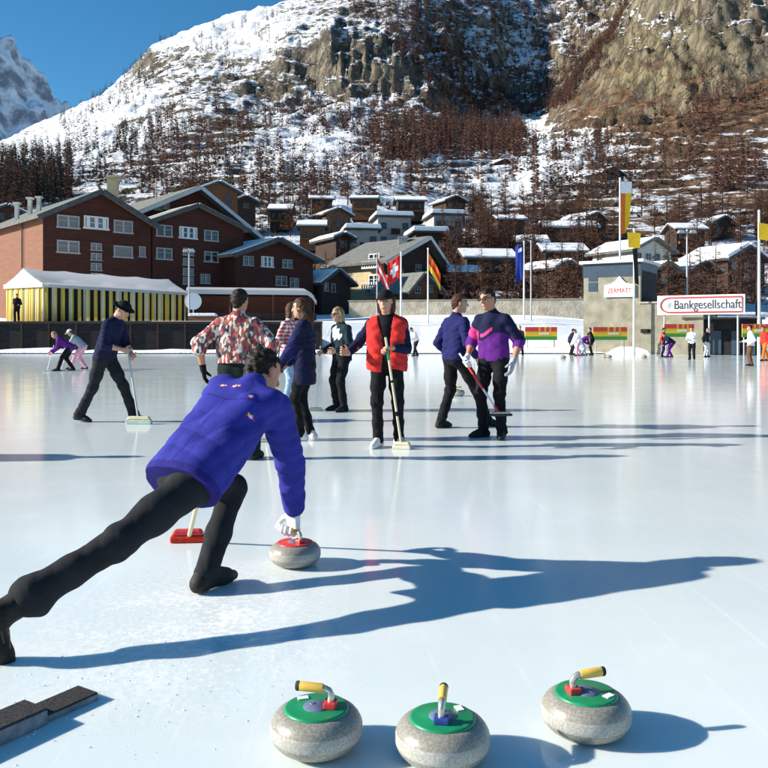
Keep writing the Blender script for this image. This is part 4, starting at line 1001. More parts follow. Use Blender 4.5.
    for axi in range(3):
        u, v = (axi+1) % 3, (axi+2) % 3; sa = [slice(None)]*3; sb = [slice(None)]*3; sa[axi] = slice(0, n[axi]-1); sb[axi] = slice(1, n[axi])
        A, B_ = ins[tuple(sa)], ins[tuple(sb)]; E = np.nonzero(A != B_); e = np.stack(E, 1); flip = A[E]
        ok = (e[:,u] > 0) & (e[:,v] > 0); e, flip = e[ok], flip[ok]; q = []
        for du, dv in ((-1,-1),(0,-1),(0,0),(-1,0)):
            w = e.copy(); w[:,u] += du; w[:,v] += dv; q.append(vid[w[:,0], w[:,1], w[:,2]])
        q = np.stack(q, 1); q[~flip] = q[~flip][:, ::-1]; Fs.append(q)
    Fq = np.concatenate(Fs); return P_, Fq
def fobj(name, prims, vox, mats, parent, root, cuts=(), disp=0.0, seed=0, matfn=None, fold=.11, creases=()):
    P_, Fq = field_mesh(prims, vox, cuts, disp, seed, fold, creases)
    mi = None
    if matfn is not None: mi = matfn(P_[Fq].mean(1))
    me = np_mesh(name, P_-root, Fq, mats, mi)
    return link(bpy.data.objects.new(name, me), parent)
def ik(a, c, l1, l2, hint):
    ac = c-a; D = np.linalg.norm(ac); mx = (l1+l2)*.998
    if D > mx: s_ = D/mx; l1 *= s_; l2 *= s_
    x = (l1*l1-l2*l2+D*D)/(2*D); h = math.sqrt(max(l1*l1-x*x, 0)); u = ac/D; hv = hint-u*(hint@u)
    return a+u*x+unit(hv)*h
def hand(w, d, n, s, curl=.35, k=1.0, g=0.0, thumb=.6):
    d = unit(d); n = unit(n-d*(n@d)); s = unit(s-d*(s@d)-n*(s@n)); P_ = []
    for q in (-.027, 0, .027): P_.append(rc(w+s*q*.6*k, w+d*.085*k+s*q*k, .019*k+g, .0145*k+g, .012))
    for o, L_ in ((-.036,.74),(-.012,.93),(.012,1.0),(.036,.92)):
        p = w+d*.088*k+s*o*k; dd = unit(d+s*o*2.2); nn = n.copy()
        for ln, r in ((.045,.0098),(.029,.009),(.023,.008)):
            dd, nn = unit(dd*math.cos(curl)+nn*math.sin(curl)), unit(nn*math.cos(curl)-dd*math.sin(curl)); q = p+dd*ln*L_*k
            P_.append(rc(p, q, r*k+g, (r-.0008)*k+g, .006)); p = q
    t0 = w+d*.022*k+s*.024*k; t1 = t0+unit(d*.55+s*.75+n*.35)*.042*k; t2 = t1+unit(d*.75+s*.25+n*thumb)*.032*k; t3 = t2+unit(d*.8+s*.0+n*thumb*1.2)*.026*k
    P_ += [rc(t0,t1,.015*k+g,.0125*k+g,.012), rc(t1,t2,.0115*k+g,.0105*k+g,.006), rc(t2,t3,.0102*k+g,.0085*k+g,.006)]
    return P_
def joints(root, yaw, H_, pose):
    """Local pose (right, forward, up in metres for a 1.75 m person) -> world joints."""
    k = H_/1.75; Fw = V3(math.cos(yaw), math.sin(yaw), 0); Rt = V3(math.sin(yaw), -math.cos(yaw), 0); Up = V3(0,0,1); O = V3(root)
    W = lambda p: O+k*(Rt*p[0]+Fw*p[1]+Up*p[2])
    J = dict(k=k, Fw=Fw, Rt=Rt, Up=Up, O=O)
    J['P'] = W(pose.get('P', (0,0,.95))); J['N'] = W(pose.get('N', (0,.02,1.47)))
    c = unit(J['N']-J['P']); tw = pose.get('tw', 0); rs = Rt*math.cos(tw)+Fw*math.sin(tw); rs = unit(rs-c*(rs@c)); ph = pose.get('pt', 0); rp = Rt*math.cos(ph)+Fw*math.sin(ph)
    J['c'], J['rs'], J['fs'], J['rp'], J['fp'] = c, rs, np.cross(Up if abs(c[2]) > .3 else c, rs)*0+np.cross(c, rs), rp, np.cross(Up, rp)
    hy, hp, hr = pose.get('head', (0,0,0)); hf = Fw*math.cos(hy)+Rt*math.sin(hy); hu = Up*math.cos(hp)+hf*math.sin(hp); hf = hf*math.cos(hp)-Up*math.sin(hp)
    hrt = np.cross(hf, hu); hu = unit(hu+hrt*hr); hrt = np.cross(hf, hu)
    J['hf'], J['hu'], J['hr'] = unit(hf), hu, hrt; nk = pose.get('neck', .0)
    J['HC'] = J['N']+k*(hu*.165+hf*.035+Fw*nk)
    for s, nm in ((-1,'L'),(1,'R')):
        J['hip'+nm] = J['P']+rp*s*.09*k-Up*.02*k; J['sh'+nm] = J['N']-c*.085*k+rs*s*.170*k
        f = pose.get('f'+nm, (s*.11, 0, 0)); tf = pose.get('t'+nm, s*.2); J['ank'+nm] = W((f[0], f[1], f[2]+.085)); fd = Fw*math.cos(tf)+Rt*math.sin(tf)
        J['fd'+nm] = unit(fd+Up*pose.get('p'+nm, 0)); J['kn'+nm] = ik(J['hip'+nm], J['ank'+nm], .435*k, .43*k, Fw*1.0+fd*.6+Up*.1)
        hd = pose.get('h'+nm, (s*.25, .05, .82)); J['wr'+nm] = W(hd); eh = pose.get('e'+nm, (s*.22,-.95,-.2)); J['el'+nm] = ik(J['sh'+nm], J['wr'+nm], .295*k, .265*k, Rt*eh[0]+Fw*eh[1]+Up*eh[2])
        g = pose.get('g'+nm); fa = unit(J['wr'+nm]-J['el'+nm])
        J['hd'+nm] = fa if g is None else unit(Rt*g[0]+Fw*g[1]+Up*g[2])
        J['hn'+nm] = Rt*(-s)*.8+Fw*.2 if pose.get('n'+nm) is None else Rt*pose['n'+nm][0]+Fw*pose['n'+nm][1]+Up*pose['n'+nm][2]
    return J
def person(label, J, fit, vox=.0075, group=None, seed=1, fine=True):
    k, O = J['k'], J['O']; root = empty('person', tuple(O)); tag(root, label, 'person', group)
    P, N_, c, rs, fs, rp, fp, Up = (J[q] for q in ('P','N','c','rs','fs','rp','fp','Up')); hf, hu, hr, HC = J['hf'], J['hu'], J['hr'], J['HC']
    HA = (hr, hf, hu); b = fit.get('bulk', 1.0)
    # ---- body
    B = [el(HC+hu*.02*k, V3(.076,.094,.098)*k, HA, .02), el(HC-hu*.055*k+hf*.025*k, V3(.058,.068,.062)*k, HA, .03), rc(HC-hu*.05*k-hf*.02*k, N_-c*.04*k, .056*k, .062*k, .03),
         rc(HC+hu*.012*k+hf*.092*k, HC-hu*.022*k+hf*.112*k, .010*k, .0145*k, .012), el(HC-hu*.062*k+hf*.088*k, V3(.026,.012,.012)*k, HA, .012), el(HC-hu*.098*k+hf*.07*k, V3(.024,.022,.02)*k, HA, .02)]
    for s in (-1, 1): B += [el(HC-hu*.005*k+hr*s*.079*k-hf*.005*k, V3(.012,.022,.032)*k, HA, .008), el(HC+hu*.035*k+hf*.085*k+hr*s*.03*k, V3(.028,.012,.008)*k, HA, .012)]
    B += [rc(P+rp*.05*k, N_-c*.12*k+rs*.07*k, .08*k, .08*k), rc(P-rp*.05*k, N_-c*.12*k-rs*.07*k, .08*k, .08*k), rc(J['shL'], J['shR'], .045*k, .045*k)]
    for nm, s in (('L',-1),('R',1)):
        sh, e_, w = J['sh'+nm], J['el'+nm], J['wr'+nm]; B += [rc(sh, e_, .047*k, .038*k), rc(e_, e_*.65+w*.35, .038*k, .040*k), rc(e_*.65+w*.35, w, .040*k, .026*k)]
        B += [rc(J['hip'+nm], J['kn'+nm], .075*k, .048*k), rc(J['kn'+nm], J['ank'+nm], .048*k, .034*k)]
        ts = unit(np.cross(J['hd'+nm], J['hn'+nm]))*(s); ts = ts if ts@(hf+J['Fw']*2) > 0 or True else ts
        if ('glove'+nm) not in fit:
            if fine: B += hand(w, J['hd'+nm], J['hn'+nm], ts, fit.get('curl'+nm, .4), k*1.02)
            else: B += [rc(w, w+J['hd'+nm]*.09*k, .03*k, .028*k), rc(w+J['hd'+nm]*.09*k, w+J['hd'+nm]*.14*k+J['hn'+nm]*.03*k, .026*k, .018*k)]
    skin = fit.get('skin', 'skin')
    def face(C):
        q = C-HC; x, y, z = q@hr/k, q@hf/k, q@hu/k; m_ = np.zeros(len(C), int)
        m_[(y > .06) & ((np.abs(np.abs(x)-.032)/.017)**2+((z-.012)/.0095)**2 < 1)] = 2
        m_[(y > .06) & (np.abs(x) < .026) & (np.abs(z+.062) < .008)] = 1
        m_[(y > .06) & (np.abs(np.abs(x)-.033) < .022) & (np.abs(z-.037) < .006)] = 3
        return m_
    hm = M[fit.get('hair', 'hair_brown')]
    body = fobj('body', B, vox, [M[skin], M['lip'], M['eye'], hm], root, O, matfn=face)
    # ---- trousers
    tr = fit.get('trousers', 'c_black'); lw = fit.get('leg', 1.0); T = [rc(P+rp*.055*k-Up*.02*k, P+rp*.055*k+c*.13*k, .108*k*b, .082*k*b), rc(P-rp*.055*k-Up*.02*k, P-rp*.055*k+c*.13*k, .108*k*b, .082*k*b), rc(P-fp*.035*k-Up*.04*k+rp*.05*k, P-fp*.035*k-Up*.04*k-rp*.05*k, .095*k, .095*k)]
    cuts = []; shafts = []
    for nm in 'LR':
        hp_, kn, an = J['hip'+nm], J['kn'+nm], J['ank'+nm]; sd = unit(an-kn); cf = fit.get('cuff'+nm, 1.0); fl = fit.get('flare'+nm, fit.get('flare', 1)); en = kn*(1-cf)+(an+sd*.005*k)*cf
        T += [rc(hp_, hp_*.4+kn*.6, .098*k*lw, .077*k*lw, .05), rc(hp_*.4+kn*.6, kn, .077*k*lw, .066*k*lw, .05), rc(kn, kn*.45+en*.55, .066*k*lw, .058*k*lw, .04), rc(kn*.45+en*.55, en, .058*k*lw, .060*k*lw*fl, .04)]
        if cf < 1: T.append(rc(en+sd*.0, en+V3(.035,.02,-.055)*k, .05*k*fl, .022*k, .05)); shafts.append((nm, en))
    fobj('trousers', T, vox, M[tr], root, O, cuts, fit.get('tfold', .0095)*k if fine else .003, seed*3+1, fold=.085, creases=[(J['kn'+q], .13*k) for q in 'LR']+[(J['ank'+q], .16*k) for q in 'LR']+[(P-Up*.05*k, .15*k)])
    # ---- shoes
    sm = fit.get('shoes', 'shoe_black')
    for nm in 'LR':
        an, fd = J['ank'+nm], J['fd'+nm]; up = unit(Up-fd*(Up@fd)) if abs(fd[2]) < .95 else J['Fw']; sd = np.cross(fd, up)
        h0 = an-fd*.045*k-up*.045*k; Sx = [rc(an+up*.02*k, h0, .044*k, .042*k), rc(h0, an+fd*.13*k-up*.052*k, .040*k, .036*k), rc(an+fd*.10*k-up*.05*k+sd*.012*k, an+fd*.185*k-up*.060*k, .035*k, .026*k), rc(an+fd*.03*k, an+fd*.12*k-up*.045*k, .036*k, .03*k)]
        Sx += [rc(an, q_[1], .050*k, .056*k, .03) for q_ in shafts if q_[0] == nm]
        base = an-up*.083*k
        cut = lambda X, Y, Z, bb=base, uu=up: -((X-bb[0])*uu[0]+(Y-bb[1])*uu[1]+(Z-bb[2])*uu[2])
        so = fobj('shoe', Sx, min(vox, .012), [M[sm], M[fit.get('sole', 'shoe_black')]], root, O, [cut], matfn=lambda C, bb=base, uu=up: (((C-bb)@uu) < .018*k).astype(int))
    # ---- top
    tp = fit.get('top'); th = fit.get('thick', .012)*k; hem = fit.get('hem', .06)*k
    lw_, uw = fit.get('tw', 1.0), fit.get('uw', 1.0)
    J0 = P-c*hem
    T = [rc(J0+rp*.072*k*lw_, N_-c*.16*k+rs*.088*k*uw, .102*k*b+th*.9, .084*k*b+th*.9, .04), rc(J0-rp*.072*k*lw_, N_-c*.16*k-rs*.088*k*uw, .102*k*b+th*.9, .084*k*b+th*.9, .04), rc(J0, N_-c*.12*k+fs*.02*k, .108*k*b+th*.9, .092*k*b+th*.9, .04),
         rc(N_-c*.035*k, N_-c*.085*k+rs*.15*k*uw, .056*k+th*.6, .050*k+th*.7, .05), rc(N_-c*.035*k, N_-c*.085*k-rs*.15*k*uw, .056*k+th*.6, .050*k+th*.7, .05), rc(N_-c*.03*k, N_+hu*.018*k*fit.get('collar', 1), .060*k+th*.5, .056*k+th*.3, .03)]
    sl = fit.get('sleeve', 'long')
    for nm in 'LR':
        sh, e_, w = J['sh'+nm], J['el'+nm], J['wr'+nm]; a_ = .052*k+th*.75; sg_ = fit.get('sl', 1.0)
        if sl == 'long': T += [rc(sh, sh*.6+e_*.4, a_*sg_*1.02, a_*sg_*.98, .03), rc(sh*.6+e_*.4, e_, a_*sg_*.98, .047*k*sg_+th*.75, .009), rc(e_, e_*.1+w*.9, .047*k*sg_+th*.75, .036*k*sg_+th*.6, .009)]
        elif sl == 'short': T += [rc(sh, sh*.22+e_*.78, a_*1.05, .060*k+th, .045)]
        elif sl == 'half': T += [rc(sh, sh*.6+e_*.4, a_*1.05, a_*1.03, .03), rc(sh*.6+e_*.4, e_, a_*1.03, .052*k+th*.8, .009), rc(e_, e_*.8+w*.2, .052*k+th*.8, .050*k+th*.8, .009)]
    cut = lambda X, Y, Z: -((X-J0[0])*c[0]+(Y-J0[1])*c[1]+(Z-J0[2])*c[2])-fit.get('drop', .03)*k
    def nosl(X, Y, Z): return -((X-P[0])*c[0]+(Y-P[1])*c[1]+(Z-P[2])*c[2])-hem-fit.get('drop', .03)*k
    mats = tp if isinstance(tp, list) else [tp]
    tf = fit.get('topfn'); fn = None
    if tf:
        fn = lambda C: tf(((C-P)@rs)/k, ((C-P)@fs)/k, ((C-P)@c)/k, np.linalg.norm(N_-P)/k)
    # long sleeves hang below the hem: keep them out of the hem cut
    tors = T[:6]; slv = T[6:]
    if slv and (fit.get('split') is not False):
        low = min(min((q[1]-P)@c, (q[2]-P)@c) for q in slv)
        if low < -hem: 
            # drop the cut to torso radius only
            def cut2(X, Y, Z):
                v = (X-P[0])*c[0]+(Y-P[1])*c[1]+(Z-P[2])*c[2]; q0, q1, q2 = X-P[0]-v*c[0], Y-P[1]-v*c[1], Z-P[2]-v*c[2]
                rr = np.sqrt(((q0*rs[0]+q1*rs[1]+q2*rs[2])/1.45)**2+(q0*fs[0]+q1*fs[1]+q2*fs[2])**2)
                return np.where(rr < (.128*b+.008)*k+th*.6, -v-hem-fit.get('drop', .03)*k, -1.0)
            nosl = cut2
    top = fobj(fit.get('topname', 'jacket'), T, fit.get('topvox', vox), [M[q] for q in mats], root, O, [nosl], fit.get('fold', .011)*k if fine else .004, seed, fn, fit.get('foldlen', .10), [(J['el'+q], .14*k) for q in 'LR']+[(J['sh'+q]-c*.08*k, .14*k) for q in 'LR']+[(P+c*.1*k, .2*k)])
    if 'vest' in fit:                           # open padded vest worn over the top
        v_ = fit['vest']; g = .028*k
        T = [rc(J0+rp*.085*k, N_-c*.15*k+rs*.105*k, .118*k*b+g, .10*k*b+g, .05), rc(J0-rp*.085*k, N_-c*.15*k-rs*.105*k, .118*k*b+g, .10*k*b+g, .05), rc(N_-c*.03*k, N_-c*.085*k+rs*.155*k, .074*k, .074*k, .04), rc(N_-c*.03*k, N_-c*.085*k-rs*.155*k, .074*k, .074*k, .04), rc(N_-c*.02*k-fs*.015*k, N_+c*.035*k-fs*.01*k, .080*k, .080*k, .03)]
        def openf(X, Y, Z):
            v = [X-P[0], Y-P[1], Z-P[2]]; y = v[0]*fs[0]+v[1]*fs[1]+v[2]*fs[2]; x = v[0]*rs[0]+v[1]*rs[1]+v[2]*rs[2]; z = v[0]*c[0]+v[1]*c[1]+v[2]*c[2]
            return np.maximum(np.where(y > .0*k, ((.040+.05*np.clip((z/k-.25)/.25, 0, 1))*k-np.abs(x+.012*k*np.sin(z/k*9))), -1.0), -z-(.10+.02*np.sin(x/k*18))*k)
        fobj('vest', T, vox, M[v_], root, O, [openf], .013*k, seed+9, None, .10, [(P+c*.2*k, .3*k)])
    # ---- hair and headgear
    hs = fit.get('hairstyle', 'short')
    if hs:
        Hp = [el(HC+hu*.03*k-hf*.008*k, V3(.084,.100,.100)*k, HA, .02)]
        if hs in ('short','collar'): Hp += [rc(HC-hu*.02*k-hf*.05*k, HC-hu*.05*k-hf*.055*k, .052*k, .045*k, .03)]
        if hs == 'long': Hp += [rc(HC-hf*.03*k, HC-hu*.14*k-hf*.06*k, .088*k, .085*k, .03), rc(HC-hu*.14*k-hf*.06*k, HC-hu*.27*k-hf*.075*k, .085*k, .05*k, .04)]
        if hs == 'bob': Hp += [rc(HC-hf*.02*k+hr*.05*k, HC-hu*.10*k-hf*.02*k+hr*.06*k, .06*k, .045*k, .03), rc(HC-hf*.02*k-hr*.05*k, HC-hu*.10*k-hf*.02*k-hr*.06*k, .06*k, .045*k, .03), rc(HC-hf*.04*k, HC-hu*.11*k-hf*.05*k, .075*k, .06*k, .03)]
        def fc(X, Y, Z):
            v = [X-HC[0], Y-HC[1], Z-HC[2]]; y = (v[0]*hf[0]+v[1]*hf[1]+v[2]*hf[2])/k; z = (v[0]*hu[0]+v[1]*hu[1]+v[2]*hu[2])/k; x = (v[0]*hr[0]+v[1]*hr[1]+v[2]*hr[2])/k
            return np.minimum((y-(.012 if hs != 'long' else .03)), (.062-z+.0*x))*k
        fobj('hair', Hp, vox, hm, root, O, [fc], .010*k if fine else 0, seed+4, fold=.035, creases=[(HC, .2*k)])
    hat = fit.get('hat')
    if hat:
        kind, hmname = hat; hc = HC+hu*.045*k; Hh = [el(hc, V3(.092,.108,.092)*k, HA, .02)]
        ctop = lambda X, Y, Z: -((X-hc[0])*hu[0]+(Y-hc[1])*hu[1]+(Z-hc[2])*hu[2])-.012*k
        ho = fobj('cap' if kind == 'cap' else 'hat', Hh, vox, M[hmname], root, O, [ctop], 0.002)
        if kind == 'cap': br = [el(hc-hu*.004*k+hf*.12*k, V3(.078,.075,.011)*k, HA, .01)]
        else: br = [el(hc-hu*.004*k, V3(.155,.165,.014)*k, HA, .01)]
        fobj('brim', br, min(vox, .008), M[hmname], ho, O)
    if fit.get('glasses'):
        m = MB()
        for s in (-1, 1): m.box(Vector(HC+hu*.012*k+hf*.104*k+hr*s*.034*k-O), (.046*k,.008,.03*k), [Vector(a) for a in HA]); m.box(Vector(HC+hu*.014*k+hf*.05*k+hr*s*.079*k-O), (.006,.1*k,.008), [Vector(a) for a in HA])
        m.box(Vector(HC+hu*.016*k+hf*.108*k-O), (.03*k,.006,.006), [Vector(a) for a in HA]); m.build('glasses', M['eye'], root)
    for nm, s in (('L',-1),('R',1)):
        if 'glove'+nm in fit:
            w = J['wr'+nm]; ts = unit(np.cross(J['hd'+nm], J['hn'+nm]))*s
            gp = hand(w+J['hd'+nm]*.005, J['hd'+nm], J['hn'+nm], ts, fit.get('curl'+nm, .4), k*1.08, .0022)+[rc(w-unit(J['wr'+nm]-J['el'+nm])*.03*k, w+J['hd'+nm]*.02, .034*k, .03*k, .015)]
            fobj('glove', gp, .0042 if fine else .01, M[fit['glove'+nm]], root, O, disp=.001, fold=.03)
    return root
def broom(label, a, b_, head='brush_pale', shaft='shaft_pale', w=.24, up=None, bands=None, group=None, hh=.06, hdir=None):
    """a: top end, b: brush end (world)."""
    a, b_ = Vector(a), Vector(b_); r = empty('curling_broom', b_); tag(r, label, 'broom', group); ax_ = (a-b_)
    MB().tube([ax_*.02, ax_], .0135, 10).build('shaft', M[shaft], r)
    for (s0_, s1_, m_) in (bands or []): MB().tube([ax_*s0_, ax_*s1_], .0165, 10).build('grip_band', M[m_], r)
    hd_ = Vector(hdir) if hdir else Vector((1,.15,0)); hd_.z = 0; hd_.normalize(); sd_ = Vector((-hd_.y, hd_.x, 0))
    MB().box(Vector((0,0,hh*.80)), (w,.075,hh*.45), (hd_, sd_, Vector((0,0,1))), taper=.8).build('brush_block', M['shaft_pale' if head != 'brush_red' else 'plastic_red'], r, bevel=.012)
    MB().box(Vector((0,0,hh*.28)), (w*1.04,.085,hh*.56), (hd_, sd_, Vector((0,0,1)))).build('brush_pad', M[head], r, bevel=.01)
    return r

# ------------------------------------------------------------------ the player delivering the stone
def deliverer():
    O = V3(-.93, 3.95, 0); J = joints(O, R(57), 1.84, {}); k = J['k']; Up = J['Up']
    J['P'] = V3(-.925, 3.97, .63); J['N'] = V3(-.70, 4.36, .99); c = unit(J['N']-J['P']); J['c'] = c
    rs = V3(.87, -.47, -.10); rs = unit(rs-c*(rs@c)); J['rs'] = rs; J['fs'] = np.cross(c, rs); rp = unit(V3(.84,-.54,-.05)); J['rp'] = rp; J['fp'] = np.cross(Up, rp)
    hf = unit(V3(.62,.66,-.42)); hu = unit(V3(.22,.42,.85)); hu = unit(hu-hf*(hu@hf)); J['hf'], J['hu'], J['hr'] = hf, hu, np.cross(hf, hu)
    J['HC'] = V3(-.665, 4.50, 1.075)
    J['hipL'] = J['P']-rp*.10; J['hipR'] = J['P']+rp*.08-Up*.02
    J['shR'] = V3(-.575, 4.30, .90); J['shL'] = V3(-.86, 4.42, .98)
    J['knL'] = V3(-.815, 4.42, .455); J['ankL'] = V3(-.888, 4.10, .095); J['fdL'] = unit(V3(.52,.85,0))
    J['knR'] = V3(-1.14, 3.52, .39); J['ankR'] = V3(-1.535, 3.20, .165); J['fdR'] = unit(V3(.30,.14,-.42))
    J['wrR'] = V3(-.505, 4.60, .297); J['elR'] = V3(-.505, 4.46, .56); J['hdR'] = unit(V3(-.05,.10,-1)); J['hnR'] = unit(V3(-.68,-.73,-.05))
    J['wrL'] = V3(-.99, 4.72, .60); J['elL'] = V3(-1.02, 4.52, .74); J['hdL'] = unit(V3(-.3,.6,-.5)); J['hnL'] = unit(V3(.8,.2,.3))
    def patch(x, y, z, L_):
        m_ = np.zeros(len(x), int)
        for (px_, pz, r) in ((-.10,.47,.018),(-.085,.475,.012),(-.02,.465,.022),(.005,.47,.014),(.125,.40,.016),(.17,.30,.018)):
            d2 = (x-px_)**2+(z-pz)**2*1.6; an_ = np.arctan2(z-pz, x-px_); rr_ = r*(.72+.28*np.cos(an_*5+px_*40)); q = (y < -.02) & (d2 < rr_**2); m_[q] = 1; m_[q & (d2 < (r*.45)**2)] = 3; m_[q & (an_ > 1.2)] = 2
        m_[(m_ == 0) & (np.abs(x) < .17) & (y < .0) & (np.abs(z-.395+.035*np.cos(x*9)) < .004)] = 4; m_[(z < -.075) & (np.abs(x) < .26)] = 4; m_[(np.abs(x-.0) < .0032) & (y < 0) & (z < .36)] = 4
        return m_
    fit = dict(skin='skin_tan', hair='hair_dark', hairstyle='collar', top=['c_royal','c_magenta','c_yellow','c_white','c_royal_seam'], topfn=patch, trousers='c_charcoal', gloveR='c_white', gloveL='c_white', curlR=1.12, curlL=.9,
               thick=.028, hem=.07, drop=.04, leg=1.0, flareL=.95, flareR=1.25, cuffR=.70, fold=.017, foldlen=.12, sl=1.14, topvox=.0046, tfold=.0055, shoes='shoe_black', bulk=1.03, collar=1.4)
    r = person('player in blue-purple jacket and black trousers lunging low to release a stone', J, fit, .0062, seed=21)
    # boot laces on the trailing foot
    m = MB(); an = J['ankR']; fd = J['fdR']
    up = unit(Up-fd*(Up@fd)); sd = np.cross(fd, up)
    for i in range(5):
        q = Vector(an+fd*(.03+.02*i)+up*(.002-.009*i)-O); m.tube([q-Vector(sd)*.03, q+Vector(up)*.012, q+Vector(sd)*.03], .003, 5)
    q = Vector(an+fd*.02+up*.02-O); m.tube([q, q+Vector((.05,-.02,-.03)), q+Vector((.06,-.03,-.10))], .0028, 5); m.tube([q, q+Vector((.02,-.03,-.02)), q+Vector((.045,-.05,-.07))], .0028, 5)
    m.build('lace', M['brown_lace'], r)
    return r
M['brown_lace'] = mat('brown_boot_lace', (.22,.10,.07), .8)
deliverer()
broom('broom with red brush lying beside the lunging player', (-.985,4.70,.66), (-1.215,5.08,.0), 'brush_red', 'shaft_pale', .20, hdir=(1,.1,0), hh=.075)

# ------------------------------------------------------------------ standing players
def stand(label, px, d, yaw, H_, pose, fit, vox=.0085, group=None, seed=1, fine=True, z0=0):
    J = joints(((px-384)/FP*d, d, z0), R(yaw), H_, pose); return person(label, J, fit, vox, group, seed, fine), J
def mid(J, s, off=.07): return Vector(J['wr'+s]+J['hd'+s]*off*J['k'])
# sweeper with hat
r, J = stand('man in navy top and brimmed hat sweeping with a pale green brush', 107, 12.1, -12, 1.86,
     dict(P=(0,-.03,.92), N=(0,.13,1.43), fL=(-.10,.36,0), fR=(.10,-.36,.02), tR=.1, tL=-.05, hR=(.04,.27,1.00), hL=(-.04,.36,.93), eR=(.7,-.5,-.4), eL=(-.7,-.5,-.4), head=(.1,.55,0), pR=-.12),
     dict(top='c_navy', trousers='c_charcoal', hat=('hat','c_black'), sleeve='half', hair='hair_dark', curlR=.8, curlL=.8, leg=1.05, flare=1.2, thick=.02, hem=.05), seed=2)
h0 = mid(J, 'R'); e = gr(139, 424); broom('pale green brush pushed along the ice by the man in the hat', h0+(h0-e)*.06, e, 'brush_green', 'pole_grey', .36, hdir=(1,-.1,0), hh=.11)
# printed shirt, seen from behind
stand('broad man in red and cream printed shirt seen from behind with one black glove', 237, 8.4, 86, 1.76,
     dict(P=(0,0,.95), N=(0,.03,1.46), fL=(-.16,0,0), fR=(.17,.05,0), hL=(-.345,-.02,.93), hR=(.34,.08,.94), eL=(-.8,-.5,0), eR=(.8,-.6,0), head=(.25,.08,0)),
     dict(top='print', topname='shirt', trousers='c_darkgreen', sleeve='half', hair='hair_dark', hairstyle='collar', gloveL='c_black', bulk=1.12, thick=.03, hem=-.06, drop=.03, leg=1.1, uw=1.12, skin='skin_tan', sl=1.1), seed=3)
# long-haired woman
r, J = stand('long-haired woman in dark navy long cardigan and white shoes, side on', 305, 10.0, 172, 1.74,
     dict(P=(0,0,.95), N=(0,.0,1.46), fL=(-.07,.03,0), fR=(.09,-.05,0), hR=(.15,.26,.93), hL=(-.10,.30,.90), head=(.1,.12,0), eR=(.6,-.8,-.3)),
     dict(top=['c_navy','c_blue'], topfn=lambda x, y, z, L_: ((y > .07) & (z > .0)).astype(int), topname='cardigan', trousers='c_black', hair='hair_brown', hairstyle='long', shoes='shoe_white', sole='shoe_white', hem=.22, drop=.05, thick=.030, leg=.9, bulk=.92, curlL=.8, curlR=.8), seed=4)
h0 = mid(J, 'L'); e = gr(266, 442); broom('pale broom held low by the long-haired woman', h0+(h0-e)*.35, e, 'brush_pale', 'shaft_pale', .22)
# plaid
def plaid(x, y, z, L_): return (((x+y*.7)/.06 % 1 < .5).astype(int)+(z/.06 % 1 < .5).astype(int))
stand('fair-haired person in red and white checked shirt and pale jeans half hidden behind', 289, 13.9, -25, 1.84,
     dict(P=(0,0,.95), N=(0,.02,1.46), hL=(-.22,.25,1.05), hR=(.24,.18,.98), head=(-.2,.05,0)),
     dict(top=['c_white','c_pinkish','c_plaidred'], topfn=plaid, topname='shirt', trousers='c_denim', hair='hair_brown', hairstyle='bob', hem=.02, bulk=.92, leg=.95), .011, seed=5)
r, J = stand('blond woman in dark jacket with white chest panel and sunglasses', 342, 13.8, 218, 1.76,
     dict(P=(0,0,.95), N=(0,.02,1.46), fL=(-.13,.05,0), fR=(.15,0,0), hL=(-.22,.27,1.02), hR=(.24,.22,1.0), head=(.1,.15,0)),
     dict(top=['c_teal','c_white','c_black'], topfn=lambda x, y, z, L_: np.where((y > .03) & ((x/.125)**2+((z-.36-.25*x)/.105)**2 < 1+.35*np.sin(x*60+z*30)), 1, np.where(z > .0, 0, 2)), trousers='c_black', hair='hair_blond', hairstyle='bob', glasses=True, hem=.08, thick=.026, leg=1.05, curlL=.8, curlR=.5), .0105, seed=6)
e = gr(316, 411); h0 = mid(J, 'R'); broom('pale broom slanting beside the blond woman', h0+(h0-e)*.12, e, 'brush_pale', 'pole_white', .22)
# red vest
r, J = stand('player in open red vest and dark cap standing with an upright broom', 387, 9.42, -97, 1.80,
     dict(P=(0,0,.95), N=(0,.0,1.46), fL=(-.13,-.05,0), fR=(.09,.06,0), tL=-.5, tR=.25, hR=(.40,.20,1.05), hL=(-.10,.27,1.10), eR=(.45,-.7,-.6), eL=(-.5,-.7,-.5), head=(.15,.16,0), gR=(.5,.5,.1), gL=(.75,.5,.1), nL=(.1,.2,-.9)),
     dict(top=['c_navy','c_black'], topfn=lambda x, y, z, L_: (np.abs(x) < .11).astype(int), topname='shirt', trousers='c_black', vest='c_red', hat=('cap','c_black'), hair='hair_brown', hairstyle='bob', hem=.06, thick=.014, sole='shoe_white', shoes='shoe_white', leg=.98, curlL=.85, curlR=.55), .0075, seed=7)
h0 = Vector(J['wr'+'L']+J['hd'+'L']*.075*J['k']+V3(.0,-.03,0)); e = gr(402, 449); broom('pale broom standing upright in front of the red vest', h0+(h0-e)*.10, e, 'brush_pale', 'shaft_pale', .20, bands=[(.80,.9,'plastic_green'),(.30,.34,'c_black'),(.60,.62,'c_black')], hdir=(1,-.3,0), hh=.08)
# dark blue sweater
stand('man in plain dark blue sweater striding away with his back turned', 455, 11.3, 32, 1.86,
     dict(P=(0,0,.94), N=(0,.02,1.45), fL=(-.09,-.16,0), fR=(.10,.46,0), hR=(.24,.16,.93), hL=(-.24,.10,.92), head=(.45,.05,0), eR=(.6,-.9,0)),
     dict(top='c_blue', topname='sweater', trousers='c_black', hair='hair_brown', hem=.03, thick=.022, bulk=1.05, leg=1.03), .0085, seed=8)
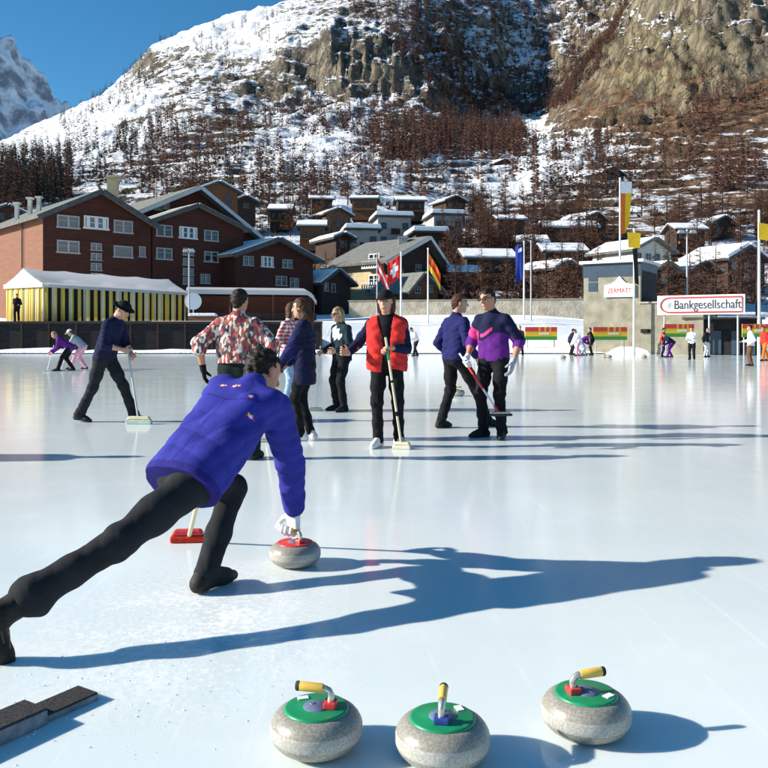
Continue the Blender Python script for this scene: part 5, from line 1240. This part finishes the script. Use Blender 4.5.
# purple sleeves
def purp(x, y, z, L_): w_ = z+.05*np.sin(x*14); return np.where((x > .15) & (w_ > .20) & (w_ < .34), 1, np.where((x > -.05) & (x < .12) & (np.abs(w_-.30) < .02), 1, np.where(w_ > .24, 0, 2)))
r, J = stand('smiling man in navy and purple short-sleeved jacket carrying a red and white broom', 494, 10.3, -124, 1.87,
     dict(P=(0,0,.95), N=(.0,.05,1.455), fL=(-.15,.10,0), fR=(.10,.08,0), tL=-.35, tR=.45, hR=(.27,.16,.93), hL=(-.30,.10,.90), head=(.25,.15,.1), eR=(.5,-.9,0), eL=(-.5,-.9,0), gL=(.1,.3,-.9)),
     dict(top=['c_navy','c_magenta','c_purple'], topfn=purp, trousers='c_black', hair='hair_dark', sleeve='half', gloveR='c_white', gloveL='c_grey', hem=.02, thick=.022, bulk=.97, leg=1.02, glasses=True, skin='skin_tan', curlR=.85, curlL=.3, uw=1.0), .0082, seed=9)
h0 = Vector(J['wrR']+J['hdR']*.08*J['k']); e = at(501, 416, 9.95); d_ = (h0-e)
broom('red and white broom carried clear of the ice by the man in purple', h0+d_*.18, e, 'rubber', 'pole_white', .26, bands=[(.05,.16,'plastic_red'),(.42,.80,'plastic_red')], hh=.05)
# unseen bystander just left of the frame whose shadow falls across the ice
stand('man in dark winter clothes standing alone at the left of the rink', 384-6.75/8.4*FP, 8.4, 20, 1.8, dict(), dict(top='c_navy', trousers='c_black', thick=.03), .02, seed=10, fine=False)

# ------------------------------------------------------------------ small figures further off
def small(label, px, py, d, yaw, H_, pose, top, trousers, hair='hair_dark', hat=None, seed=1, z0=0, **kw):
    f_ = dict(top=top, trousers=trousers, hair=hair, thick=.03, leg=1.1, split=True); f_.update(kw)
    if hat: f_['hat'] = hat
    return stand(label, px, d, yaw, H_, pose, f_, .017, None, seed, False, z0)
BEND = dict(P=(0,-.22,.86), N=(0,.22,1.16), hL=(-.12,.42,.70), hR=(.12,.42,.66), head=(0,.5,0), fL=(-.12,.18,0), fR=(.14,-.28,0))
r, J = small('bending player in purple jacket sweeping far off at the left', 64, 371, 29.2, 190, 1.75, BEND, 'c_purple', 'c_black', 'hair_blond', seed=31, hem=.1)
broom('broom of the bending player in purple', mid(J,'R')+Vector((.12,0,.3)), gr(47,371.5), 'brush_pale', 'pole_white', .3)
r, J = small('bending player in white cap and grey jacket beside the purple one', 77, 369, 30.6, 185, 1.75, dict(BEND, N=(0,.14,1.24)), 'c_grey', 'c_pink', 'hair_brown', ('cap','c_white'), seed=32)
broom('broom of the bending player in white cap', mid(J,'R')+Vector((.12,0,.3)), gr(61,371), 'brush_pale', 'pole_white', .3)
small('dark-clad man standing on the terrace at the end of the striped tent', 17, 320, 60.7, -80, 2.05, dict(hL=(-.16,.16,1.05), hR=(.16,.16,1.05)), 'c_black', 'c_black', seed=33, z0=2.28, hem=.1)
r, J = small('distant player in white top and dark trousers leaning on a broom', 415, 354, 50, 215, 1.85, dict(BEND, P=(0,-.1,.92), N=(0,.16,1.40), hL=(-.12,.38,.95), hR=(.12,.38,.9)), 'c_white', 'c_charcoal', seed=34)
broom('broom of the distant player in white top', mid(J,'R')+Vector((.05,0,.3)), gr(407,355.5), 'brush_pale', 'pole_grey', .3)
small('lone distant player in dark brown jacket standing on the ice', 520, 355, 51, -100, 1.85, dict(fL=(-.16,0,0), fR=(.14,.1,0)), 'c_brown', 'c_black', seed=35)
small('distant player in white and purple top with bare-looking pink trousers', 578, 355, 50.5, 200, 1.8, dict(BEND, N=(0,.10,1.34), P=(0,-.1,.9)), 'c_white', 'c_pink', 'hair_brown', seed=36)
small('distant player in purple top bending in the middle of the small group', 584, 355, 51.5, 20, 1.75, BEND, 'c_purple', 'c_denim', seed=37)
small('distant player in black jacket at the right of the small group', 592, 354, 52, 160, 1.8, dict(N=(0,.1,1.42), P=(0,-.03,.93)), 'c_black', 'c_black', seed=38)
small('distant player in navy jacket at the left of the small group', 571, 354, 52.5, 10, 1.75, dict(N=(0,.12,1.40), P=(0,-.05,.92)), 'c_navy', 'c_black', seed=44)
r, J = small('distant player in bright red jacket below the left end of the long sign', 662, 358, 47.5, -20, 1.75, dict(N=(0,.08,1.42)), 'c_red', 'c_navy', seed=39)
r, J = small('distant player in purple trousers bending beside the red jacket', 669, 358, 47, 195, 1.75, BEND, 'c_navy', 'c_purple', seed=40)
broom('broom of the distant player bending beside the red jacket', mid(J,'R')+Vector((.08,0,.3)), gr(660,358.5), 'brush_pale', 'pole_grey', .3)
small('distant player in white jacket and black trousers under the long sign', 692, 360, 42.5, -120, 1.72, dict(N=(0,.06,1.44), hL=(-.15,.25,1.1), hR=(.2,.25,1.1)), 'c_white', 'c_black', seed=41)
small('distant player in black and white gear right of the white jacket', 706, 357, 48, -60, 1.75, dict(N=(0,.08,1.42)), 'c_charcoal', 'c_white', seed=42)
r, J = small('man in white shirt and brown trousers standing far off near the right edge', 751, 366, 34, 170, 1.68, dict(hR=(.15,.30,1.05), hL=(-.2,.1,.95)), 'c_white', 'c_brown', seed=43)
small('distant player in red jacket at the right edge of the photo', 765, 361, 40.5, 200, 1.75, dict(N=(0,.08,1.42), fR=(.12,-.3,0), fL=(-.1,.25,0)), 'c_red', 'c_orange', seed=45)

# ------------------------------------------------------------------ curling stones and the foot block
def stone_proto(colour):
    r = empty('curling_stone', (0,0,0)); r.scale = (.985,.985,1.05)
    prof = [(.0,.004),(.055,.004),(.070,.0008),(.086,.0022),(.106,.009),(.124,.020),(.137,.034),(.1425,.046),(.1445,.052),(.1445,.076),(.1425,.083),(.136,.095),(.125,.107),(.112,.1145),(.104,.1175),(.0,.1185)]
    mi = [1 if 7 <= i <= 9 else 0 for i in range(len(prof)-1)]
    MB().lathe(prof, 72, mis=mi).build('body', [M['granite'], M['granite_band']], r)
    MB().lathe([(.0,.1262),(.030,.1262),(.034,.1245),(.092,.1245),(.099,.1232),(.1015,.119),(.1015,.116)], 64).build('disc', M[colour], r)
    MB().lathe([(0,.1325),(.022,.1325),(.026,.130),(.040,.1275),(.043,.1240)], 40).build('hub', M['hub_blue'], r)
    h = MB(); px_ = -.046
    h.tube([(px_,0,.126),(px_,0,.150),(px_-.002,0,.160),(px_+.006,0,.172),(px_+.020,0,.177),(px_+.030,0,.1775)], [.0115,.0105,.0105,.0105,.011,.011], 14)
    ho = h.build('handle', M['handle_metal'], r)
    MB().tube([(px_+.024,0,.1775),(px_+.028,0,.1777),(px_+.098,0,.181),(px_+.102,0,.181)], [.0125,.0140,.0140,.0130], 16).build('grip', M['plastic_yellow'], ho)
    MB().tube([(px_+.101,0,.181),(px_+.110,0,.1815),(px_+.113,0,.1815)], [.0143,.0143,.011], 16).build('end_cap', M['rubber'], ho)
    MB().box((px_+.001,0,.1335), (.040,.046,.020)).build('base_block', M['plastic_red'], r, bevel=.004)
    m = MB(); m.tube([(px_+.06,0,.126),(px_+.06,0,.1345)], .009, 6); m.build('bolt', M['chrome'], r)
    MB().box((.055,-.048,.1262), (.034,.022,.003), (Vector((.9,.43,0)).normalized(), Vector((-.43,.9,0)).normalized(), (0,0,1))).build('tag', M['label_white'], r)
    return r
M['hub_blue'] = mat('blue_grey_hub', (.12,.15,.24), .4, .5, .25, 40)
M['handle_metal'] = mat('worn_cream_metal', (.55,.52,.46), .25, .5, .25, 60, metal=.6)
gs = stone_proto('plastic_green')
LB = ['green-topped curling stone on the left with its yellow handle pointing left', 'green-topped curling stone in the middle with its handle seen end-on', 'green-topped curling stone furthest right with its yellow handle pointing right']
for i, (px, d, yaw, col) in enumerate(((316.5, 2.54, 172, None), (442.5, 2.475, 82, None), (586, 2.645, 12, None))):
    o = gs if i == 0 else copy_tree(gs)
    o.location = ((px-384)/FP*d, d, 0); o.rotation_euler.z = R(yaw); tag(o, LB[i], 'curling stone', 'green-topped stones waiting in front')
# the middle stone shows a blue block
bs = [c for c in [o for o in COL.objects if o.get('label') == LB[1]][0].children if c.name.startswith('base_block')][0]
bs.data = bs.data.copy(); bs.data.materials[0] = M['plastic_blue']
rs_ = stone_proto('plastic_red'); rs_.location = (-.495, 4.565, 0); rs_.rotation_euler.z = R(137); tag(rs_, 'red-topped curling stone under the hand of the lunging player', 'curling stone')
dist = []
for i, (px, py, lb) in enumerate(((605, 357.5, 'distant dark stone right of the small group, left of two close together'), (609, 357.8, 'distant dark stone right of the small group, right of two close together'), (644, 358, 'distant dark stone alone before the rink building'), (513, 357, 'distant dark stone next to the lone brown-clad player'), (563, 358.5, 'distant dark stone at the left of the small group'), (458, 396, 'grey stone on the ice between the two men in blue and purple'))):
    o = copy_tree(gs if i % 2 else rs_); g_ = gr(px, py); o.location = g_; o.rotation_euler.z = i*1.3; tag(o, lb, 'curling stone', 'stones far down the rink')
    if i < 5: o.scale = (1.2,1.2,1.2)

hk = empty('foot_block', (-1.19, 2.56, 0)); hk.rotation_euler.z = math.atan2(.30,.19); tag(hk, 'black rubber-topped steel foot block lying on the ice at the lower left', 'foot block')
m = MB(); m.box((-.17,.062,.024), (.66,.125,.048)); m.build('base', M['hack_side'], hk, bevel=.004)
MB().box((-.17,.062,.0515), (.655,.120,.007)).build('pad', M['rubber'], hk, bevel=.002)
m = MB(); m.box((.265,.066,.011), (.21,.11,.020)); m.build('tongue', M['hack_side'], hk, bevel=.003)
MB().box((.265,.066,.0242), (.205,.106,.006)).build('tongue_pad', M['rubber'], hk, bevel=.002)
m = MB()
for (x, y, a_) in ((-.02,.045,.5),(.0,.055,-.4),(-.012,.062,.1)): m.box((x-.10,y,.0557), (.035,.006,.0012), (Vector((math.cos(a_),math.sin(a_),0)), Vector((-math.sin(a_),math.cos(a_),0)), (0,0,1)))
m.build('paint_mark', M['label_white'], hk)
# chips of ice scattered where the boots bite
rg = random.Random(5); m = MB()
for i in range(260):
    x, y = -1.0+rg.gauss(0,.28), 2.95+rg.gauss(0,.32); s_ = rg.uniform(.0015,.006)
    if i % 9 == 0: x, y = rg.uniform(-1.5,1.6), rg.uniform(2.4,5)
    v_ = [Vector((rg.uniform(-1,1), rg.uniform(-1,1), 0))*s_ for _ in range(3)]
    m._add([Vector((x,y,.0005))+v_[0]*1.2, Vector((x,y,.0005))+v_[1]*1.2, Vector((x,y,.0005))+v_[2]*1.2, Vector((x,y,s_*.8))], [(0,1,3),(1,2,3),(2,0,3)])
tag(m.build('ice_chips', M['snow']), 'scraped white ice chips around the foot block', 'ice chips', kind='stuff')

# ------------------------------------------------------------------ light, sky, camera
w = bpy.data.worlds.new('World'); S.world = w; w.use_nodes = True; nt = w.node_tree
sk = nt.nodes.new('ShaderNodeTexSky'); sk.sky_type = 'NISHITA'; sk.sun_disc = False; sk.sun_elevation = R(SUN_EL)
sk.sun_rotation = R(90-SUN_AZ); sk.altitude = 1600; sk.air_density = 1.0; sk.dust_density = .05; sk.ozone_density = 3.2
bg = nt.nodes['Background']; hs_ = nt.nodes.new('ShaderNodeHueSaturation'); hs_.inputs['Saturation'].default_value = 1.24; hs_.inputs['Hue'].default_value = .49; hs_.inputs['Value'].default_value = 1.0; nt.links.new(sk.outputs[0], hs_.inputs['Color']); nt.links.new(hs_.outputs[0], bg.inputs[0]); bg.inputs[1].default_value = .085
sun = bpy.data.lights.new('sun', 'SUN'); sun.energy = 5.0; sun.angle = R(.53); sun.color = (1,.93,.82); so = bpy.data.objects.new('sun', sun); COL.objects.link(so)
sv = Vector((math.cos(R(SUN_EL))*math.cos(R(SUN_AZ)), math.cos(R(SUN_EL))*math.sin(R(SUN_AZ)), math.sin(R(SUN_EL))))
so.rotation_euler = sv.to_track_quat('Z', 'Y').to_euler()
cam = bpy.data.cameras.new('camera'); co = bpy.data.objects.new('camera', cam); COL.objects.link(co); S.camera = co
co.location = (0,0,CAMH); co.rotation_euler = (R(90),0,0); cam.sensor_width = 36; cam.lens = 36*FP/768; cam.shift_y = -(384-HZ)/768; cam.clip_start = .05; cam.clip_end = 12000
vs_ = S.view_settings; vs_.view_transform = 'Standard'; vs_.look = 'None'; vs_.gamma = 1; vs_.use_curve_mapping = False; vs_.exposure = .86
S.render.engine = 'CYCLES'; S.cycles.use_denoising = True; S.cycles.max_bounces = 6; S.cycles.caustics_reflective = False; S.cycles.caustics_refractive = False
